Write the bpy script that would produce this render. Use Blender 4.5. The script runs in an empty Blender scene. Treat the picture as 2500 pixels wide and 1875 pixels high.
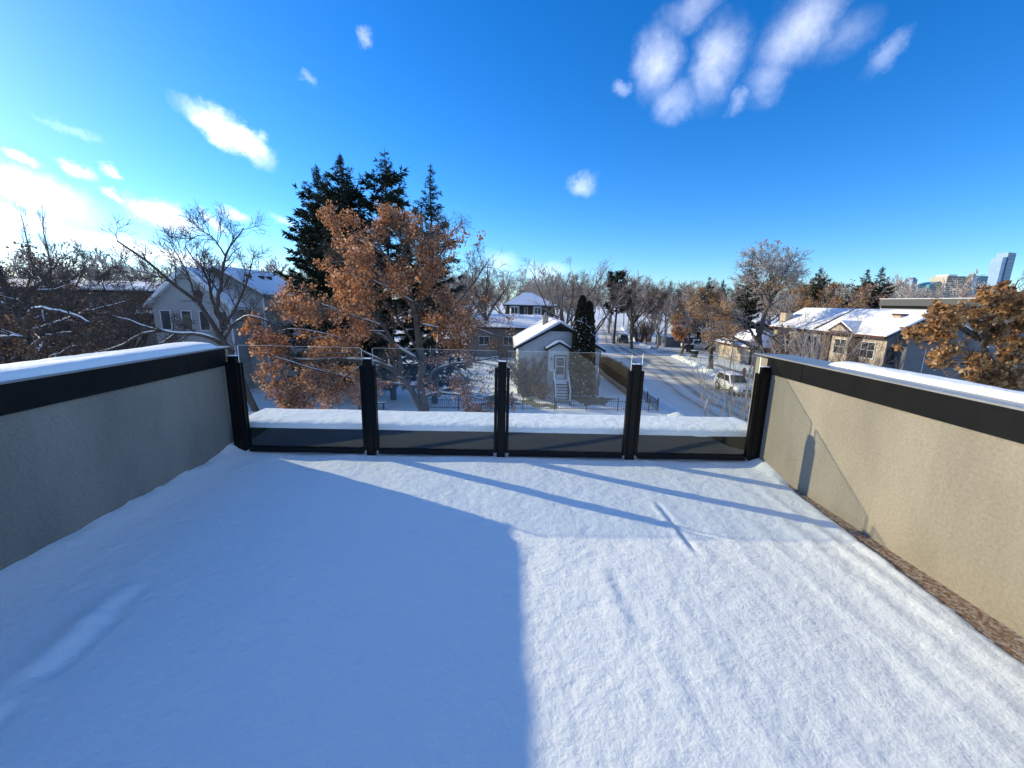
import bpy, bmesh, math
import numpy as np
from mathutils import Vector, Matrix

scene = bpy.context.scene
C = scene.collection

# ------------------------------------------------------------------ camera
cam_d = bpy.data.cameras.new('camera')
cam = bpy.data.objects.new('camera', cam_d)
C.objects.link(cam)
cam_d.sensor_width = 36.0
cam_d.lens = 36.0 * 991.6 / 2500.0
cam_d.clip_start = 0.05
cam_d.clip_end = 20000.0
_r = (0.99972873, -0.00683033, 0.02226669)
_u = (-0.02047075, 0.19830823, 0.97992591)
_w = (0.01110889, 0.98011591, -0.19811461)
cam.matrix_world = Matrix(((_r[0], _u[0], -_w[0], 0.0), (_r[1], _u[1], -_w[1], 0.0),
                           (_r[2], _u[2], -_w[2], 1.53), (0, 0, 0, 1)))
scene.camera = cam

# ------------------------------------------------------------------ light
SUN_EL = math.radians(18.7)
SUN_AZ = math.radians(-63.4)            # clockwise from +Y (straight ahead): the sun stands ahead and left
sun_dir = Vector((math.sin(SUN_AZ) * math.cos(SUN_EL), math.cos(SUN_AZ) * math.cos(SUN_EL), math.sin(SUN_EL)))
sun_d = bpy.data.lights.new('sun', 'SUN')
sun_d.energy = 2.85
sun_d.angle = math.radians(0.55)
sun_d.color = (1.0, 0.87, 0.57)
sun = bpy.data.objects.new('sun', sun_d)
C.objects.link(sun)
sun.rotation_euler = (-sun_dir).to_track_quat('-Z', 'Y').to_euler()
sun.location = (-30, 15, 20)

view = scene.view_settings
view.view_transform = 'Standard'
view.look = 'None'
view.gamma = 1.0
view.exposure = 0.93
view.use_curve_mapping = False

world = bpy.data.worlds.new('World')
scene.world = world
world.use_nodes = True


def build_world():
    nt = world.node_tree
    nt.nodes.clear()
    N = nt.nodes.new
    Lk = nt.links.new
    out = N('ShaderNodeOutputWorld')
    bg = N('ShaderNodeBackground')
    bg.inputs['Strength'].default_value = 0.118
    sky = N('ShaderNodeTexSky')
    sky.sky_type = 'NISHITA'
    sky.sun_disc = False
    sky.sun_elevation = SUN_EL
    sky.sun_rotation = SUN_AZ
    sky.altitude = 700
    sky.air_density = 1.0
    sky.dust_density = 0.3
    sky.ozone_density = 3.5
    hs = N('ShaderNodeHueSaturation')
    hs.inputs['Saturation'].default_value = 1.31
    hs.inputs['Value'].default_value = 1.0
    Lk(sky.outputs[0], hs.inputs['Color'])
    grade = N('ShaderNodeMix'); grade.data_type = 'RGBA'; grade.blend_type = 'MULTIPLY'
    grade.inputs['Factor'].default_value = 1.0
    grade.inputs['B'].default_value = (0.68, 0.87, 1.10, 1.0)      # the crisp deep blue of a cold dry day
    Lk(hs.outputs[0], grade.inputs['A'])
    tc = N('ShaderNodeTexCoord')
    # wispy clouds, placed by direction in the world
    nz1 = N('ShaderNodeTexNoise')
    nz1.inputs['Scale'].default_value = 9.0
    nz1.inputs['Detail'].default_value = 8.0
    nz1.inputs['Roughness'].default_value = 0.68
    Lk(tc.outputs['Generated'], nz1.inputs['Vector'])
    sub = N('ShaderNodeVectorMath'); sub.operation = 'SUBTRACT'
    sub.inputs[1].default_value = (0.5, 0.5, 0.5)
    Lk(nz1.outputs['Color'], sub.inputs[0])
    scl = N('ShaderNodeVectorMath'); scl.operation = 'SCALE'
    scl.inputs['Scale'].default_value = 0.085
    Lk(sub.outputs[0], scl.inputs[0])
    add = N('ShaderNodeVectorMath'); add.operation = 'ADD'
    Lk(tc.outputs['Generated'], add.inputs[0]); Lk(scl.outputs[0], add.inputs[1])
    blobs = [
        ((9.6, 10.4, -0.09), (-8.6, -2.4, -32.0), 0.75), ((14.03, 11.76, -3.08), (-13.54, -3.53, -40.91), 1),
        ((3.45, 3.18, -0.5), (-12.37, -5.44, -53.17), 1), ((10.2, 8.3, -5.4), (-23.5, -2.5, -35.0), 1),
        ((30.54, 32.56, -9.6), (-28.61, -8.52, -71.81), 0.9), ((45.07, 44.22, -12.88), (-40.7, -9.78, -98.73), 0.8),
        ((33.65, 37.88, -2.74), (-38.14, -9.5, -113.04), 0.8),
        ((35.47, 35.87, -17.95), (-43.41, -16.58, -102.28), 0.9), ((27.68, 23.24, -22.67), (-46.08, -17.62, -78.84), 0.8),
        ((27.71, 18.98, -8.17), (-31.75, -5.39, -79.1), 0.8), ((25.52, 14.9, -9.92), (-39.03, -6.18, -84.31), 0.6),
        ((18.65, 20.25, -5.27), (-52.73, -10.79, -112.27), 0.35), ((5.24, 5.69, -0.31), (-7.52, -4.92, -44.61), 0.7),
        ((13.48, 7.92, -0.31), (-11.71, -1.97, -75.49), 0.6), ((49.0, 43.04, -44.44), (-42.65, -7.24, -49.49), 0.6),
        ((13.77, -1.16, 0.23), (1.99, 3.27, -44.56), 0.55), ((20.71, 0.56, 0.53), (0.46, 3.3, -35.89), 0.4),
        ((20.0, -7.4, 2.1), (8.6, 4.9, -14.8), 0.62), ((20.63, -6.45, -2.31), (6.72, 9.61, -26.89), 0.55),
        ((19.78, -10.58, 3.27), (9.97, 2.96, -14.25), 0.66), ((14.0, -8.6, 0.01), (10.0, 2.9, -15.2), 0.62),
        ((20.38, -5.93, -3.07), (10.74, 15.7, -32.02), 0.35), ((25.76, -8.29, -12.61), (-0.94, 11.99, -23.43), 0.28),
        ((19.0, -22.0, 12.4), (33.0, -4.6, -40.0), 0.3), ((29.0, -4.5, -0.5), (4.5, 11.3, -45.0), 0.45),
        ((52.15, -10.65, -3.5), (11.82, 26.19, -63.09), 0.35), ((57.57, 27.76, -17.79), (-47.35, 14.0, -54.19), 0.35),
        ((52.36, 20.37, 6.23), (-37.09, 34.37, -109.39), 0.35), ((55.26, -23.53, -8.7), (17.64, 17.55, -59.52), 0.32),
        ((22.0, -12.05, -6.13), (11.38, 7.71, -27.44), 0.2),
    ]
    prev = None
    for e1, e2, s in blobs:
        a = N('ShaderNodeVectorMath'); a.operation = 'DOT_PRODUCT'
        b = N('ShaderNodeVectorMath'); b.operation = 'DOT_PRODUCT'
        a.inputs[1].default_value = e1; b.inputs[1].default_value = e2
        Lk(add.outputs[0], a.inputs[0]); Lk(add.outputs[0], b.inputs[0])
        cx = N('ShaderNodeCombineXYZ')
        Lk(a.outputs['Value'], cx.inputs[0]); Lk(b.outputs['Value'], cx.inputs[1])
        ln = N('ShaderNodeVectorMath'); ln.operation = 'LENGTH'
        Lk(cx.outputs[0], ln.inputs[0])
        mr = N('ShaderNodeMapRange'); mr.interpolation_type = 'SMOOTHSTEP'
        mr.inputs['From Min'].default_value = 1.3; mr.inputs['From Max'].default_value = 0.0
        mr.inputs['To Min'].default_value = 0.0; mr.inputs['To Max'].default_value = s * (1.0 if s > 0.7 else 0.55)
        Lk(ln.outputs['Value'], mr.inputs['Value'])
        if prev is None:
            prev = mr.outputs[0]
        else:
            mx = N('ShaderNodeMath'); mx.operation = 'MAXIMUM'
            Lk(prev, mx.inputs[0]); Lk(mr.outputs[0], mx.inputs[1])
            prev = mx.outputs[0]
    nz2 = N('ShaderNodeTexNoise')
    nz2.inputs['Scale'].default_value = 6.5
    nz2.inputs['Detail'].default_value = 10.0
    nz2.inputs['Roughness'].default_value = 0.68
    Lk(tc.outputs['Generated'], nz2.inputs['Vector'])
    nm = N('ShaderNodeMapRange')
    nm.inputs['From Min'].default_value = 0.30; nm.inputs['From Max'].default_value = 0.66
    nm.inputs['To Min'].default_value = 0.30; nm.inputs['To Max'].default_value = 1.25
    Lk(nz2.outputs['Fac'], nm.inputs['Value'])
    mul = N('ShaderNodeMath'); mul.operation = 'MULTIPLY'; mul.use_clamp = True
    Lk(prev, mul.inputs[0]); Lk(nm.outputs[0], mul.inputs[1])
    # unseen cloud added outside the view to whiten and lift the shade
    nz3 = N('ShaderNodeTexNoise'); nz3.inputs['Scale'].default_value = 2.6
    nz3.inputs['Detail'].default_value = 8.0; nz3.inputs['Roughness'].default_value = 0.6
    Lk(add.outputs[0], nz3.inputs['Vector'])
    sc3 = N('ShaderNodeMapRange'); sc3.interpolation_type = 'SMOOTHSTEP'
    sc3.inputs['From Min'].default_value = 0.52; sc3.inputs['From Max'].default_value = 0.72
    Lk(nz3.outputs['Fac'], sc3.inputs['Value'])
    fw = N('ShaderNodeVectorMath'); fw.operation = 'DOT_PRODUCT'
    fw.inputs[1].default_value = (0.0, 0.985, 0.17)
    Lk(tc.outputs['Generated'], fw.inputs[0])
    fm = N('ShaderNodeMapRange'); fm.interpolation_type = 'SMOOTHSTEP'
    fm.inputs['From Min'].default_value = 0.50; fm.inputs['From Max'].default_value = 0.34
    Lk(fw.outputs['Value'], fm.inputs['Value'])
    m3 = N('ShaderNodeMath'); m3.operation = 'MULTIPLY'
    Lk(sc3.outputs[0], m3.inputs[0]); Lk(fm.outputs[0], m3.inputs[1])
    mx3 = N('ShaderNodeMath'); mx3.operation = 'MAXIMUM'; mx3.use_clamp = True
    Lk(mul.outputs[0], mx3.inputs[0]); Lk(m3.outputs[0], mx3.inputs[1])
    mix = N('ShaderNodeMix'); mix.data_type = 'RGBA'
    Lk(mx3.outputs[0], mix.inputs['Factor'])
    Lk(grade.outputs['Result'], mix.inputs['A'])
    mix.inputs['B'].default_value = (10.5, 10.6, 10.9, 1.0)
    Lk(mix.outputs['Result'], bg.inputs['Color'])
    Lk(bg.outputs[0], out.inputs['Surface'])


build_world()

# ------------------------------------------------------------------ materials
MATS = {}


def mat(name, col, rough=0.7, col2=None, scale=5.0, detail=4.0, bump=0.0, bscale=None, metal=0.0, spec=0.3,
        stretch=(1, 1, 1), sub=0.0, contrast=(0.35, 0.65), bdist=0.02, trans=0.0):
    m = bpy.data.materials.new(name)
    m.use_nodes = True
    nt = m.node_tree
    b = nt.nodes['Principled BSDF']
    b.inputs['Roughness'].default_value = rough
    b.inputs['Metallic'].default_value = metal
    b.inputs['Specular IOR Level'].default_value = spec
    b.inputs['Base Color'].default_value = (*col, 1)
    if sub:
        b.inputs['Subsurface Weight'].default_value = sub
        b.inputs['Subsurface Radius'].default_value = (0.02, 0.025, 0.03)
    N = nt.nodes.new; Lk = nt.links.new
    if col2 is not None or bump:
        tc = N('ShaderNodeTexCoord')
        mp = N('ShaderNodeMapping'); mp.inputs['Scale'].default_value = stretch
        Lk(tc.outputs['Object'], mp.inputs['Vector'])
    if col2 is not None:
        nz = N('ShaderNodeTexNoise'); nz.inputs['Scale'].default_value = scale
        nz.inputs['Detail'].default_value = detail; nz.inputs['Roughness'].default_value = 0.6
        Lk(mp.outputs[0], nz.inputs['Vector'])
        mr = N('ShaderNodeMapRange')
        mr.inputs['From Min'].default_value = contrast[0]; mr.inputs['From Max'].default_value = contrast[1]
        Lk(nz.outputs['Fac'], mr.inputs['Value'])
        mx = N('ShaderNodeMix'); mx.data_type = 'RGBA'
        mx.inputs['A'].default_value = (*col, 1); mx.inputs['B'].default_value = (*col2, 1)
        Lk(mr.outputs[0], mx.inputs['Factor'])
        Lk(mx.outputs['Result'], b.inputs['Base Color'])
    if bump:
        nb = N('ShaderNodeTexNoise'); nb.inputs['Scale'].default_value = bscale or scale * 3
        nb.inputs['Detail'].default_value = 5.0
        nb.inputs['Roughness'].default_value = 0.6
        Lk(mp.outputs[0], nb.inputs['Vector'])
        bp = N('ShaderNodeBump'); bp.inputs['Strength'].default_value = bump
        bp.inputs['Distance'].default_value = bdist
        Lk(nb.outputs['Fac'], bp.inputs['Height'])
        Lk(bp.outputs[0], b.inputs['Normal'])
    MATS[name] = m
    return m


def stain(name, dark=0.82, scale=(0.9, 0.9, 0.35)):
    """broad weathering over an existing material"""
    nt = MATS[name].node_tree; N = nt.nodes.new; Lk = nt.links.new
    b = nt.nodes['Principled BSDF']
    src = b.inputs['Base Color'].links[0].from_socket
    tc = N('ShaderNodeTexCoord'); mp = N('ShaderNodeMapping'); mp.inputs['Scale'].default_value = scale
    nz = N('ShaderNodeTexNoise'); nz.inputs['Scale'].default_value = 2.2; nz.inputs['Detail'].default_value = 7; nz.inputs['Roughness'].default_value = 0.62
    Lk(tc.outputs['Object'], mp.inputs['Vector']); Lk(mp.outputs[0], nz.inputs['Vector'])
    mr = N('ShaderNodeMapRange'); mr.inputs['From Min'].default_value = 0.36; mr.inputs['From Max'].default_value = 0.62
    mr.inputs['To Min'].default_value = dark; mr.inputs['To Max'].default_value = 1.05
    Lk(nz.outputs['Fac'], mr.inputs['Value'])
    mx = N('ShaderNodeMix'); mx.data_type = 'RGBA'; mx.blend_type = 'MULTIPLY'; mx.inputs['Factor'].default_value = 1
    Lk(src, mx.inputs['A']); Lk(mr.outputs[0], mx.inputs['B']); Lk(mx.outputs['Result'], b.inputs['Base Color'])


def island_mat(name, ramp, rough=0.75, trans=0.25, spec=0.2):
    """leaf material: colour varies from leaf to leaf"""
    m = bpy.data.materials.new(name)
    m.use_nodes = True
    nt = m.node_tree; N = nt.nodes.new; Lk = nt.links.new
    b = nt.nodes['Principled BSDF']
    out = nt.nodes['Material Output']
    g = N('ShaderNodeNewGeometry')
    cr = N('ShaderNodeValToRGB')
    els = cr.color_ramp.elements
    while len(els) < len(ramp):
        els.new(0.5)
    for e, (p, c) in zip(els, ramp):
        e.position = p; e.color = (*c, 1)
    Lk(g.outputs['Random Per Island'], cr.inputs[0])
    Lk(cr.outputs[0], b.inputs['Base Color'])
    b.inputs['Roughness'].default_value = rough
    b.inputs['Specular IOR Level'].default_value = spec
    if trans:
        tr = N('ShaderNodeBsdfTranslucent'); Lk(cr.outputs[0], tr.inputs[0])
        mx = N('ShaderNodeMixShader'); mx.inputs[0].default_value = trans
        Lk(b.outputs[0], mx.inputs[1]); Lk(tr.outputs[0], mx.inputs[2]); Lk(mx.outputs[0], out.inputs[0])
    MATS[name] = m
    return m


def siding_mat(name, col, pitch, bump=0.6):
    """horizontal lap siding too fine to model board by board"""
    m = bpy.data.materials.new(name)
    m.use_nodes = True
    nt = m.node_tree; N = nt.nodes.new; Lk = nt.links.new
    b = nt.nodes['Principled BSDF']
    b.inputs['Roughness'].default_value = 0.6
    b.inputs['Specular IOR Level'].default_value = 0.25
    tc = N('ShaderNodeTexCoord'); sp = N('ShaderNodeSeparateXYZ')
    Lk(tc.outputs['Object'], sp.inputs[0])
    mu = N('ShaderNodeMath'); mu.operation = 'DIVIDE'; mu.inputs[1].default_value = pitch
    Lk(sp.outputs['Z'], mu.inputs[0])
    fr = N('ShaderNodeMath'); fr.operation = 'FRACT'; Lk(mu.outputs[0], fr.inputs[0])
    bp = N('ShaderNodeBump'); bp.inputs['Strength'].default_value = bump; bp.inputs['Distance'].default_value = 0.03
    bp.invert = True
    Lk(fr.outputs[0], bp.inputs['Height']); Lk(bp.outputs[0], b.inputs['Normal'])
    nz = N('ShaderNodeTexNoise'); nz.inputs['Scale'].default_value = 0.8; nz.inputs['Detail'].default_value = 6
    Lk(tc.outputs['Object'], nz.inputs['Vector'])
    cr = N('ShaderNodeValToRGB')
    cr.color_ramp.elements[0].position = 0.3; cr.color_ramp.elements[1].position = 0.7
    cr.color_ramp.elements[0].color = (*[c * 0.85 for c in col], 1)
    cr.color_ramp.elements[1].color = (*col, 1)
    Lk(nz.outputs['Fac'], cr.inputs[0])
    gr = N('ShaderNodeMapRange')            # darker line at the foot of each lap
    gr.inputs['From Min'].default_value = 0.0; gr.inputs['From Max'].default_value = 0.12
    gr.inputs['To Min'].default_value = 0.62; gr.inputs['To Max'].default_value = 1.0
    Lk(fr.outputs[0], gr.inputs['Value'])
    mm = N('ShaderNodeMix'); mm.data_type = 'RGBA'; mm.blend_type = 'MULTIPLY'; mm.inputs['Factor'].default_value = 1
    Lk(cr.outputs[0], mm.inputs['A']); Lk(gr.outputs[0], mm.inputs['B'])
    Lk(mm.outputs['Result'], b.inputs['Base Color'])
    MATS[name] = m
    return m


def snow_mat(name, col=(0.86, 0.87, 0.88), fine=38.0, coarse=7.0, st=0.5, dist=0.012, sparkle=False):
    m = bpy.data.materials.new(name)
    m.use_nodes = True
    nt = m.node_tree; N = nt.nodes.new; Lk = nt.links.new
    b = nt.nodes['Principled BSDF']
    b.inputs['Base Color'].default_value = (*col, 1)
    b.inputs['Roughness'].default_value = 0.62
    b.inputs['Specular IOR Level'].default_value = 0.25
    tc = N('ShaderNodeTexCoord')
    n1 = N('ShaderNodeTexNoise'); n1.inputs['Scale'].default_value = fine; n1.inputs['Detail'].default_value = 6
    n1.inputs['Roughness'].default_value = 0.7
    n2 = N('ShaderNodeTexNoise'); n2.inputs['Scale'].default_value = coarse; n2.inputs['Detail'].default_value = 3
    Lk(tc.outputs['Object'], n1.inputs['Vector']); Lk(tc.outputs['Object'], n2.inputs['Vector'])
    ad = N('ShaderNodeMath'); ad.operation = 'MULTIPLY_ADD'; ad.inputs[1].default_value = 2.0
    Lk(n2.outputs['Fac'], ad.inputs[0]); Lk(n1.outputs['Fac'], ad.inputs[2])
    bp = N('ShaderNodeBump'); bp.inputs['Strength'].default_value = st; bp.inputs['Distance'].default_value = dist
    Lk(ad.outputs[0], bp.inputs['Height']); Lk(bp.outputs[0], b.inputs['Normal'])
    if sparkle:
        vo = N('ShaderNodeTexVoronoi'); vo.inputs['Scale'].default_value = 260.0
        Lk(tc.outputs['Object'], vo.inputs['Vector'])
        sr = N('ShaderNodeSeparateColor'); Lk(vo.outputs['Color'], sr.inputs[0])
        gt = N('ShaderNodeMath'); gt.operation = 'GREATER_THAN'; gt.inputs[1].default_value = 0.985
        Lk(sr.outputs[0], gt.inputs[0])
        mr = N('ShaderNodeMapRange'); mr.inputs['To Min'].default_value = 0.65; mr.inputs['To Max'].default_value = 0.12
        Lk(gt.outputs[0], mr.inputs['Value']); Lk(mr.outputs[0], b.inputs['Roughness'])
    MATS[name] = m
    return m


snow_mat('snow_deck', (0.86, 0.90, 0.865), fine=64, coarse=19, st=0.55, dist=0.008, sparkle=True)
snow_mat('snow_ledge', (0.91, 0.935, 0.91), fine=34, coarse=11, st=0.5, dist=0.012)
snow_mat('snow_ground', (0.86, 0.885, 0.85), fine=1.6, coarse=0.35, st=0.6, dist=0.25)
snow_mat('snow_roof', (0.85, 0.86, 0.87), fine=3.0, coarse=0.8, st=0.35, dist=0.08)
snow_mat('snow_branch', (0.86, 0.87, 0.88), fine=10, coarse=4, st=0.3, dist=0.02)
mat('stucco', (0.335, 0.298, 0.232), 0.9, (0.25, 0.224, 0.175), scale=55, bump=0.55, bscale=240, bdist=0.004, spec=0.1, contrast=(0.3, 0.75))
stain('stucco')
mat('black_metal', (0.011, 0.0118, 0.012), 0.28, (0.015, 0.015, 0.015), scale=6, bump=0.05, bscale=9, bdist=0.01, spec=0.07)
mat('post_metal', (0.006, 0.006, 0.0062), 0.33, spec=0.22)
mat('flashing', (0.30, 0.30, 0.30), 0.36, (0.24, 0.24, 0.24), scale=9, spec=0.6, metal=0.2)
mat('membrane', (0.20, 0.115, 0.06), 0.75, (0.42, 0.36, 0.29), scale=38, bump=0.8, bscale=60, bdist=0.012, contrast=(0.42, 0.64), spec=0.3)
mat('grey_concrete', (0.22, 0.21, 0.20), 0.9, (0.30, 0.29, 0.28), scale=3, bump=0.3, bscale=30)
mat('bark', (0.085, 0.068, 0.056), 0.95, (0.15, 0.125, 0.105), scale=9, bump=0.8, bscale=16, stretch=(1, 1, 0.25), spec=0.1, bdist=0.03)
mat('bark_pale', (0.28, 0.24, 0.21), 0.95, (0.38, 0.33, 0.29), scale=5, spec=0.1)
mat('bark_dark', (0.06, 0.05, 0.044), 0.95, (0.10, 0.085, 0.072), scale=9, bump=0.8, bscale=16, stretch=(1, 1, 0.25), spec=0.1, bdist=0.03)
mat('twig_brown', (0.16, 0.12, 0.095), 0.9, spec=0.1)
mat('twig_dark', (0.085, 0.068, 0.06), 0.9, spec=0.1)
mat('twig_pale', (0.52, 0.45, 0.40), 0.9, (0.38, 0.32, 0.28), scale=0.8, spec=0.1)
mat('twig_tan', (0.42, 0.35, 0.30), 0.9, (0.30, 0.245, 0.205), scale=0.6, spec=0.1)
island_mat('leaf_orange', [(0.0, (0.22, 0.11, 0.065)), (0.35, (0.46, 0.21, 0.10)), (0.7, (0.63, 0.30, 0.145)), (1.0, (0.70, 0.52, 0.38))], trans=0.45)
island_mat('leaf_gold', [(0.0, (0.20, 0.10, 0.05)), (0.4, (0.42, 0.22, 0.09)), (0.8, (0.56, 0.33, 0.13)), (1.0, (0.58, 0.44, 0.28))], trans=0.42)
island_mat('leaf_brown', [(0.0, (0.05, 0.036, 0.03)), (0.5, (0.11, 0.072, 0.054)), (1.0, (0.22, 0.155, 0.12))], trans=0.35)
island_mat('needles', [(0.0, (0.010, 0.017, 0.012)), (0.5, (0.021, 0.033, 0.02)), (0.9, (0.036, 0.05, 0.028)), (1.0, (0.065, 0.062, 0.035))], trans=0.1)
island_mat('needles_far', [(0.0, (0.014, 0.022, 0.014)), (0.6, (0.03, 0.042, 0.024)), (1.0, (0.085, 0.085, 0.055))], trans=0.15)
island_mat('cedar_leaf', [(0.0, (0.016, 0.020, 0.013)), (0.6, (0.036, 0.038, 0.022)), (0.88, (0.065, 0.05, 0.03)), (1.0, (0.13, 0.062, 0.035))], trans=0.1)
mat('white_stucco', (0.60, 0.60, 0.59), 0.95, (0.50, 0.505, 0.50), scale=2.2, bump=0.5, bscale=30, spec=0.1)
mat('cream_stucco', (0.52, 0.44, 0.34), 0.95, (0.43, 0.36, 0.28), scale=1.5, bump=0.5, bscale=30, spec=0.1)
mat('maroon_trim', (0.065, 0.022, 0.022), 0.6)
mat('dark_trim', (0.028, 0.018, 0.016), 0.6)
mat('white_paint', (0.66, 0.67, 0.68), 0.5, (0.55, 0.56, 0.57), scale=4)
mat('window_glass', (0.03, 0.035, 0.04), 0.06, spec=0.6)
mat('window_dim', (0.06, 0.07, 0.075), 0.12, spec=0.6)
siding_mat('grey_siding', (0.36, 0.36, 0.345), 0.16)
siding_mat('taupe_siding', (0.20, 0.185, 0.165), 0.16)
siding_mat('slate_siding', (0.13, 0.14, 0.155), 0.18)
mat('brown_wall', (0.09, 0.072, 0.06), 0.9, (0.065, 0.052, 0.044), scale=1)
mat('shingle_dark', (0.06, 0.055, 0.055), 0.9)
mat('grey_wall', (0.36, 0.36, 0.35), 0.9, (0.31, 0.31, 0.30), scale=0.5)
mat('dark_band', (0.085, 0.09, 0.095), 0.6)
mat('brick_pale', (0.38, 0.34, 0.29), 0.9, (0.27, 0.24, 0.20), scale=6, bump=0.5)
mat('dead_grass', (0.19, 0.165, 0.095), 0.95, (0.10, 0.092, 0.055), scale=2.2, bump=0.9, bscale=9, bdist=0.06)
mat('iron', (0.012, 0.014, 0.018), 0.5)
mat('hedge_twig', (0.055, 0.042, 0.030), 0.9, (0.09, 0.075, 0.06), scale=1.5)
mat('car_white', (0.72, 0.72, 0.70), 0.3, (0.52, 0.50, 0.46), scale=1.5, spec=0.5)
mat('car_grey', (0.045, 0.055, 0.058), 0.3, spec=0.5)
mat('car_glass', (0.012, 0.014, 0.016), 0.05, spec=0.7)
mat('tyre', (0.014, 0.014, 0.014), 0.85)
mat('rim', (0.32, 0.32, 0.33), 0.35, metal=0.8)
mat('chrome_dark', (0.06, 0.06, 0.06), 0.4, spec=0.5)
mat('lamp_red', (0.30, 0.015, 0.012), 0.3)
mat('lamp_clear', (0.55, 0.56, 0.57), 0.15, spec=0.6)
mat('bin_black', (0.022, 0.022, 0.024), 0.55)
mat('hydrant_red', (0.20, 0.035, 0.03), 0.5)
mat('wood_pole', (0.20, 0.165, 0.135), 0.95, (0.14, 0.115, 0.095), scale=5, stretch=(1, 1, 0.1))
mat('grey_board', (0.28, 0.285, 0.28), 0.9, (0.22, 0.22, 0.215), scale=3, stretch=(6, 6, 0.5))
mat('tower_glass', (0.20, 0.31, 0.44), 0.25, (0.26, 0.38, 0.50), scale=0.02, spec=0.6)
mat('tower_teal', (0.10, 0.24, 0.28), 0.3, spec=0.6)
mat('tower_stone', (0.46, 0.41, 0.33), 0.8)
mat('tower_dark', (0.05, 0.08, 0.13), 0.3, spec=0.6)


def glass_mat():
    m = bpy.data.materials.new('railing_glass')
    m.use_nodes = True
    nt = m.node_tree; N = nt.nodes.new; Lk = nt.links.new
    nt.nodes.remove(nt.nodes['Principled BSDF'])
    out = nt.nodes['Material Output']
    t = N('ShaderNodeBsdfTransparent'); t.inputs[0].default_value = (0.96, 0.982, 0.978, 1)
    g = N('ShaderNodeBsdfGlossy'); g.inputs['Roughness'].default_value = 0.0
    g.inputs['Color'].default_value = (1, 1, 1, 1)
    f = N('ShaderNodeFresnel')
    gm = N('ShaderNodeNewGeometry')
    io = N('ShaderNodeMapRange'); io.inputs['To Min'].default_value = 1.54; io.inputs['To Max'].default_value = 1 / 1.54
    Lk(gm.outputs['Backfacing'], io.inputs['Value']); Lk(io.outputs[0], f.inputs['IOR'])
    mx = N('ShaderNodeMixShader')
    Lk(f.outputs[0], mx.inputs[0]); Lk(t.outputs[0], mx.inputs[1]); Lk(g.outputs[0], mx.inputs[2])
    Lk(mx.outputs[0], out.inputs[0])
    MATS['railing_glass'] = m
    e = bpy.data.materials.new('glass_edge')
    e.use_nodes = True
    b = e.node_tree.nodes['Principled BSDF']
    b.inputs['Base Color'].default_value = (0.86, 0.93, 0.91, 1)
    b.inputs['Roughness'].default_value = 0.35
    MATS['glass_edge'] = e


glass_mat()


def road_mat():
    m = bpy.data.materials.new('packed_snow_road')
    m.use_nodes = True
    nt = m.node_tree; N = nt.nodes.new; Lk = nt.links.new
    b = nt.nodes['Principled BSDF']; b.inputs['Roughness'].default_value = 0.75
    b.inputs['Specular IOR Level'].default_value = 0.25
    uv = N('ShaderNodeUVMap'); uv.uv_map = 'UVMap'
    tc = N('ShaderNodeTexCoord')
    nz = N('ShaderNodeTexNoise'); nz.inputs['Scale'].default_value = 0.12; nz.inputs['Detail'].default_value = 5
    Lk(tc.outputs['Object'], nz.inputs['Vector'])
    sp = N('ShaderNodeSeparateXYZ'); Lk(uv.outputs[0], sp.inputs[0])
    ad = N('ShaderNodeMath'); ad.operation = 'MULTIPLY_ADD'; ad.inputs[1].default_value = 0.16
    Lk(nz.outputs['Fac'], ad.inputs[0]); Lk(sp.outputs['X'], ad.inputs[2])
    cr = N('ShaderNodeValToRGB')
    els = cr.color_ramp.elements
    S = (0.84, 0.81, 0.74); T = (0.72, 0.66, 0.55); Dk = (0.33, 0.295, 0.245)
    stops = [(0.0, S), (0.18, S), (0.30, T), (0.345, Dk), (0.38, T), (0.47, S), (0.525, Dk), (0.56, Dk), (0.60, T), (0.68, T),
             (0.715, Dk), (0.75, T), (0.84, Dk), (0.88, T), (0.97, S), (1.0, S)]
    while len(els) < len(stops):
        els.new(0.5)
    for e, (p, c) in zip(els, stops):
        e.position = p; e.color = (*c, 1)
    Lk(ad.outputs[0], cr.inputs[0])
    n2 = N('ShaderNodeTexNoise'); n2.inputs['Scale'].default_value = 0.55; n2.inputs['Detail'].default_value = 7
    n2.inputs['Roughness'].default_value = 0.7
    Lk(tc.outputs['Object'], n2.inputs['Vector'])
    mr = N('ShaderNodeMapRange'); mr.inputs['From Min'].default_value = 0.50; mr.inputs['From Max'].default_value = 0.72
    Lk(n2.outputs['Fac'], mr.inputs['Value'])
    mx = N('ShaderNodeMix'); mx.data_type = 'RGBA'
    mx.inputs['B'].default_value = (0.78, 0.74, 0.66, 1)
    Lk(mr.outputs[0], mx.inputs['Factor']); Lk(cr.outputs[0], mx.inputs['A'])
    Lk(mx.outputs['Result'], b.inputs['Base Color'])
    bp = N('ShaderNodeBump'); bp.inputs['Strength'].default_value = 0.5; bp.inputs['Distance'].default_value = 0.1
    Lk(n2.outputs['Fac'], bp.inputs['Height']); Lk(bp.outputs[0], b.inputs['Normal'])
    MATS['packed_snow_road'] = m


road_mat()

# ------------------------------------------------------------------ mesh helpers


def link(o, parent=None):
    C.objects.link(o)
    if parent is not None:
        o.parent = parent
    return o


def tag(o, label=None, cat=None, group=None, kind=None):
    if label: o['label'] = label
    if cat: o['category'] = cat
    if group: o['group'] = group
    if kind: o['kind'] = kind
    return o


def thing(name, label, cat, loc=(0, 0, 0), rz=0.0, group=None):
    o = bpy.data.objects.new(name, None)
    o.empty_display_size = 0.2
    o.location = loc
    o.rotation_euler = (0, 0, rz)
    link(o)
    return tag(o, label, cat, group)


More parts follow.
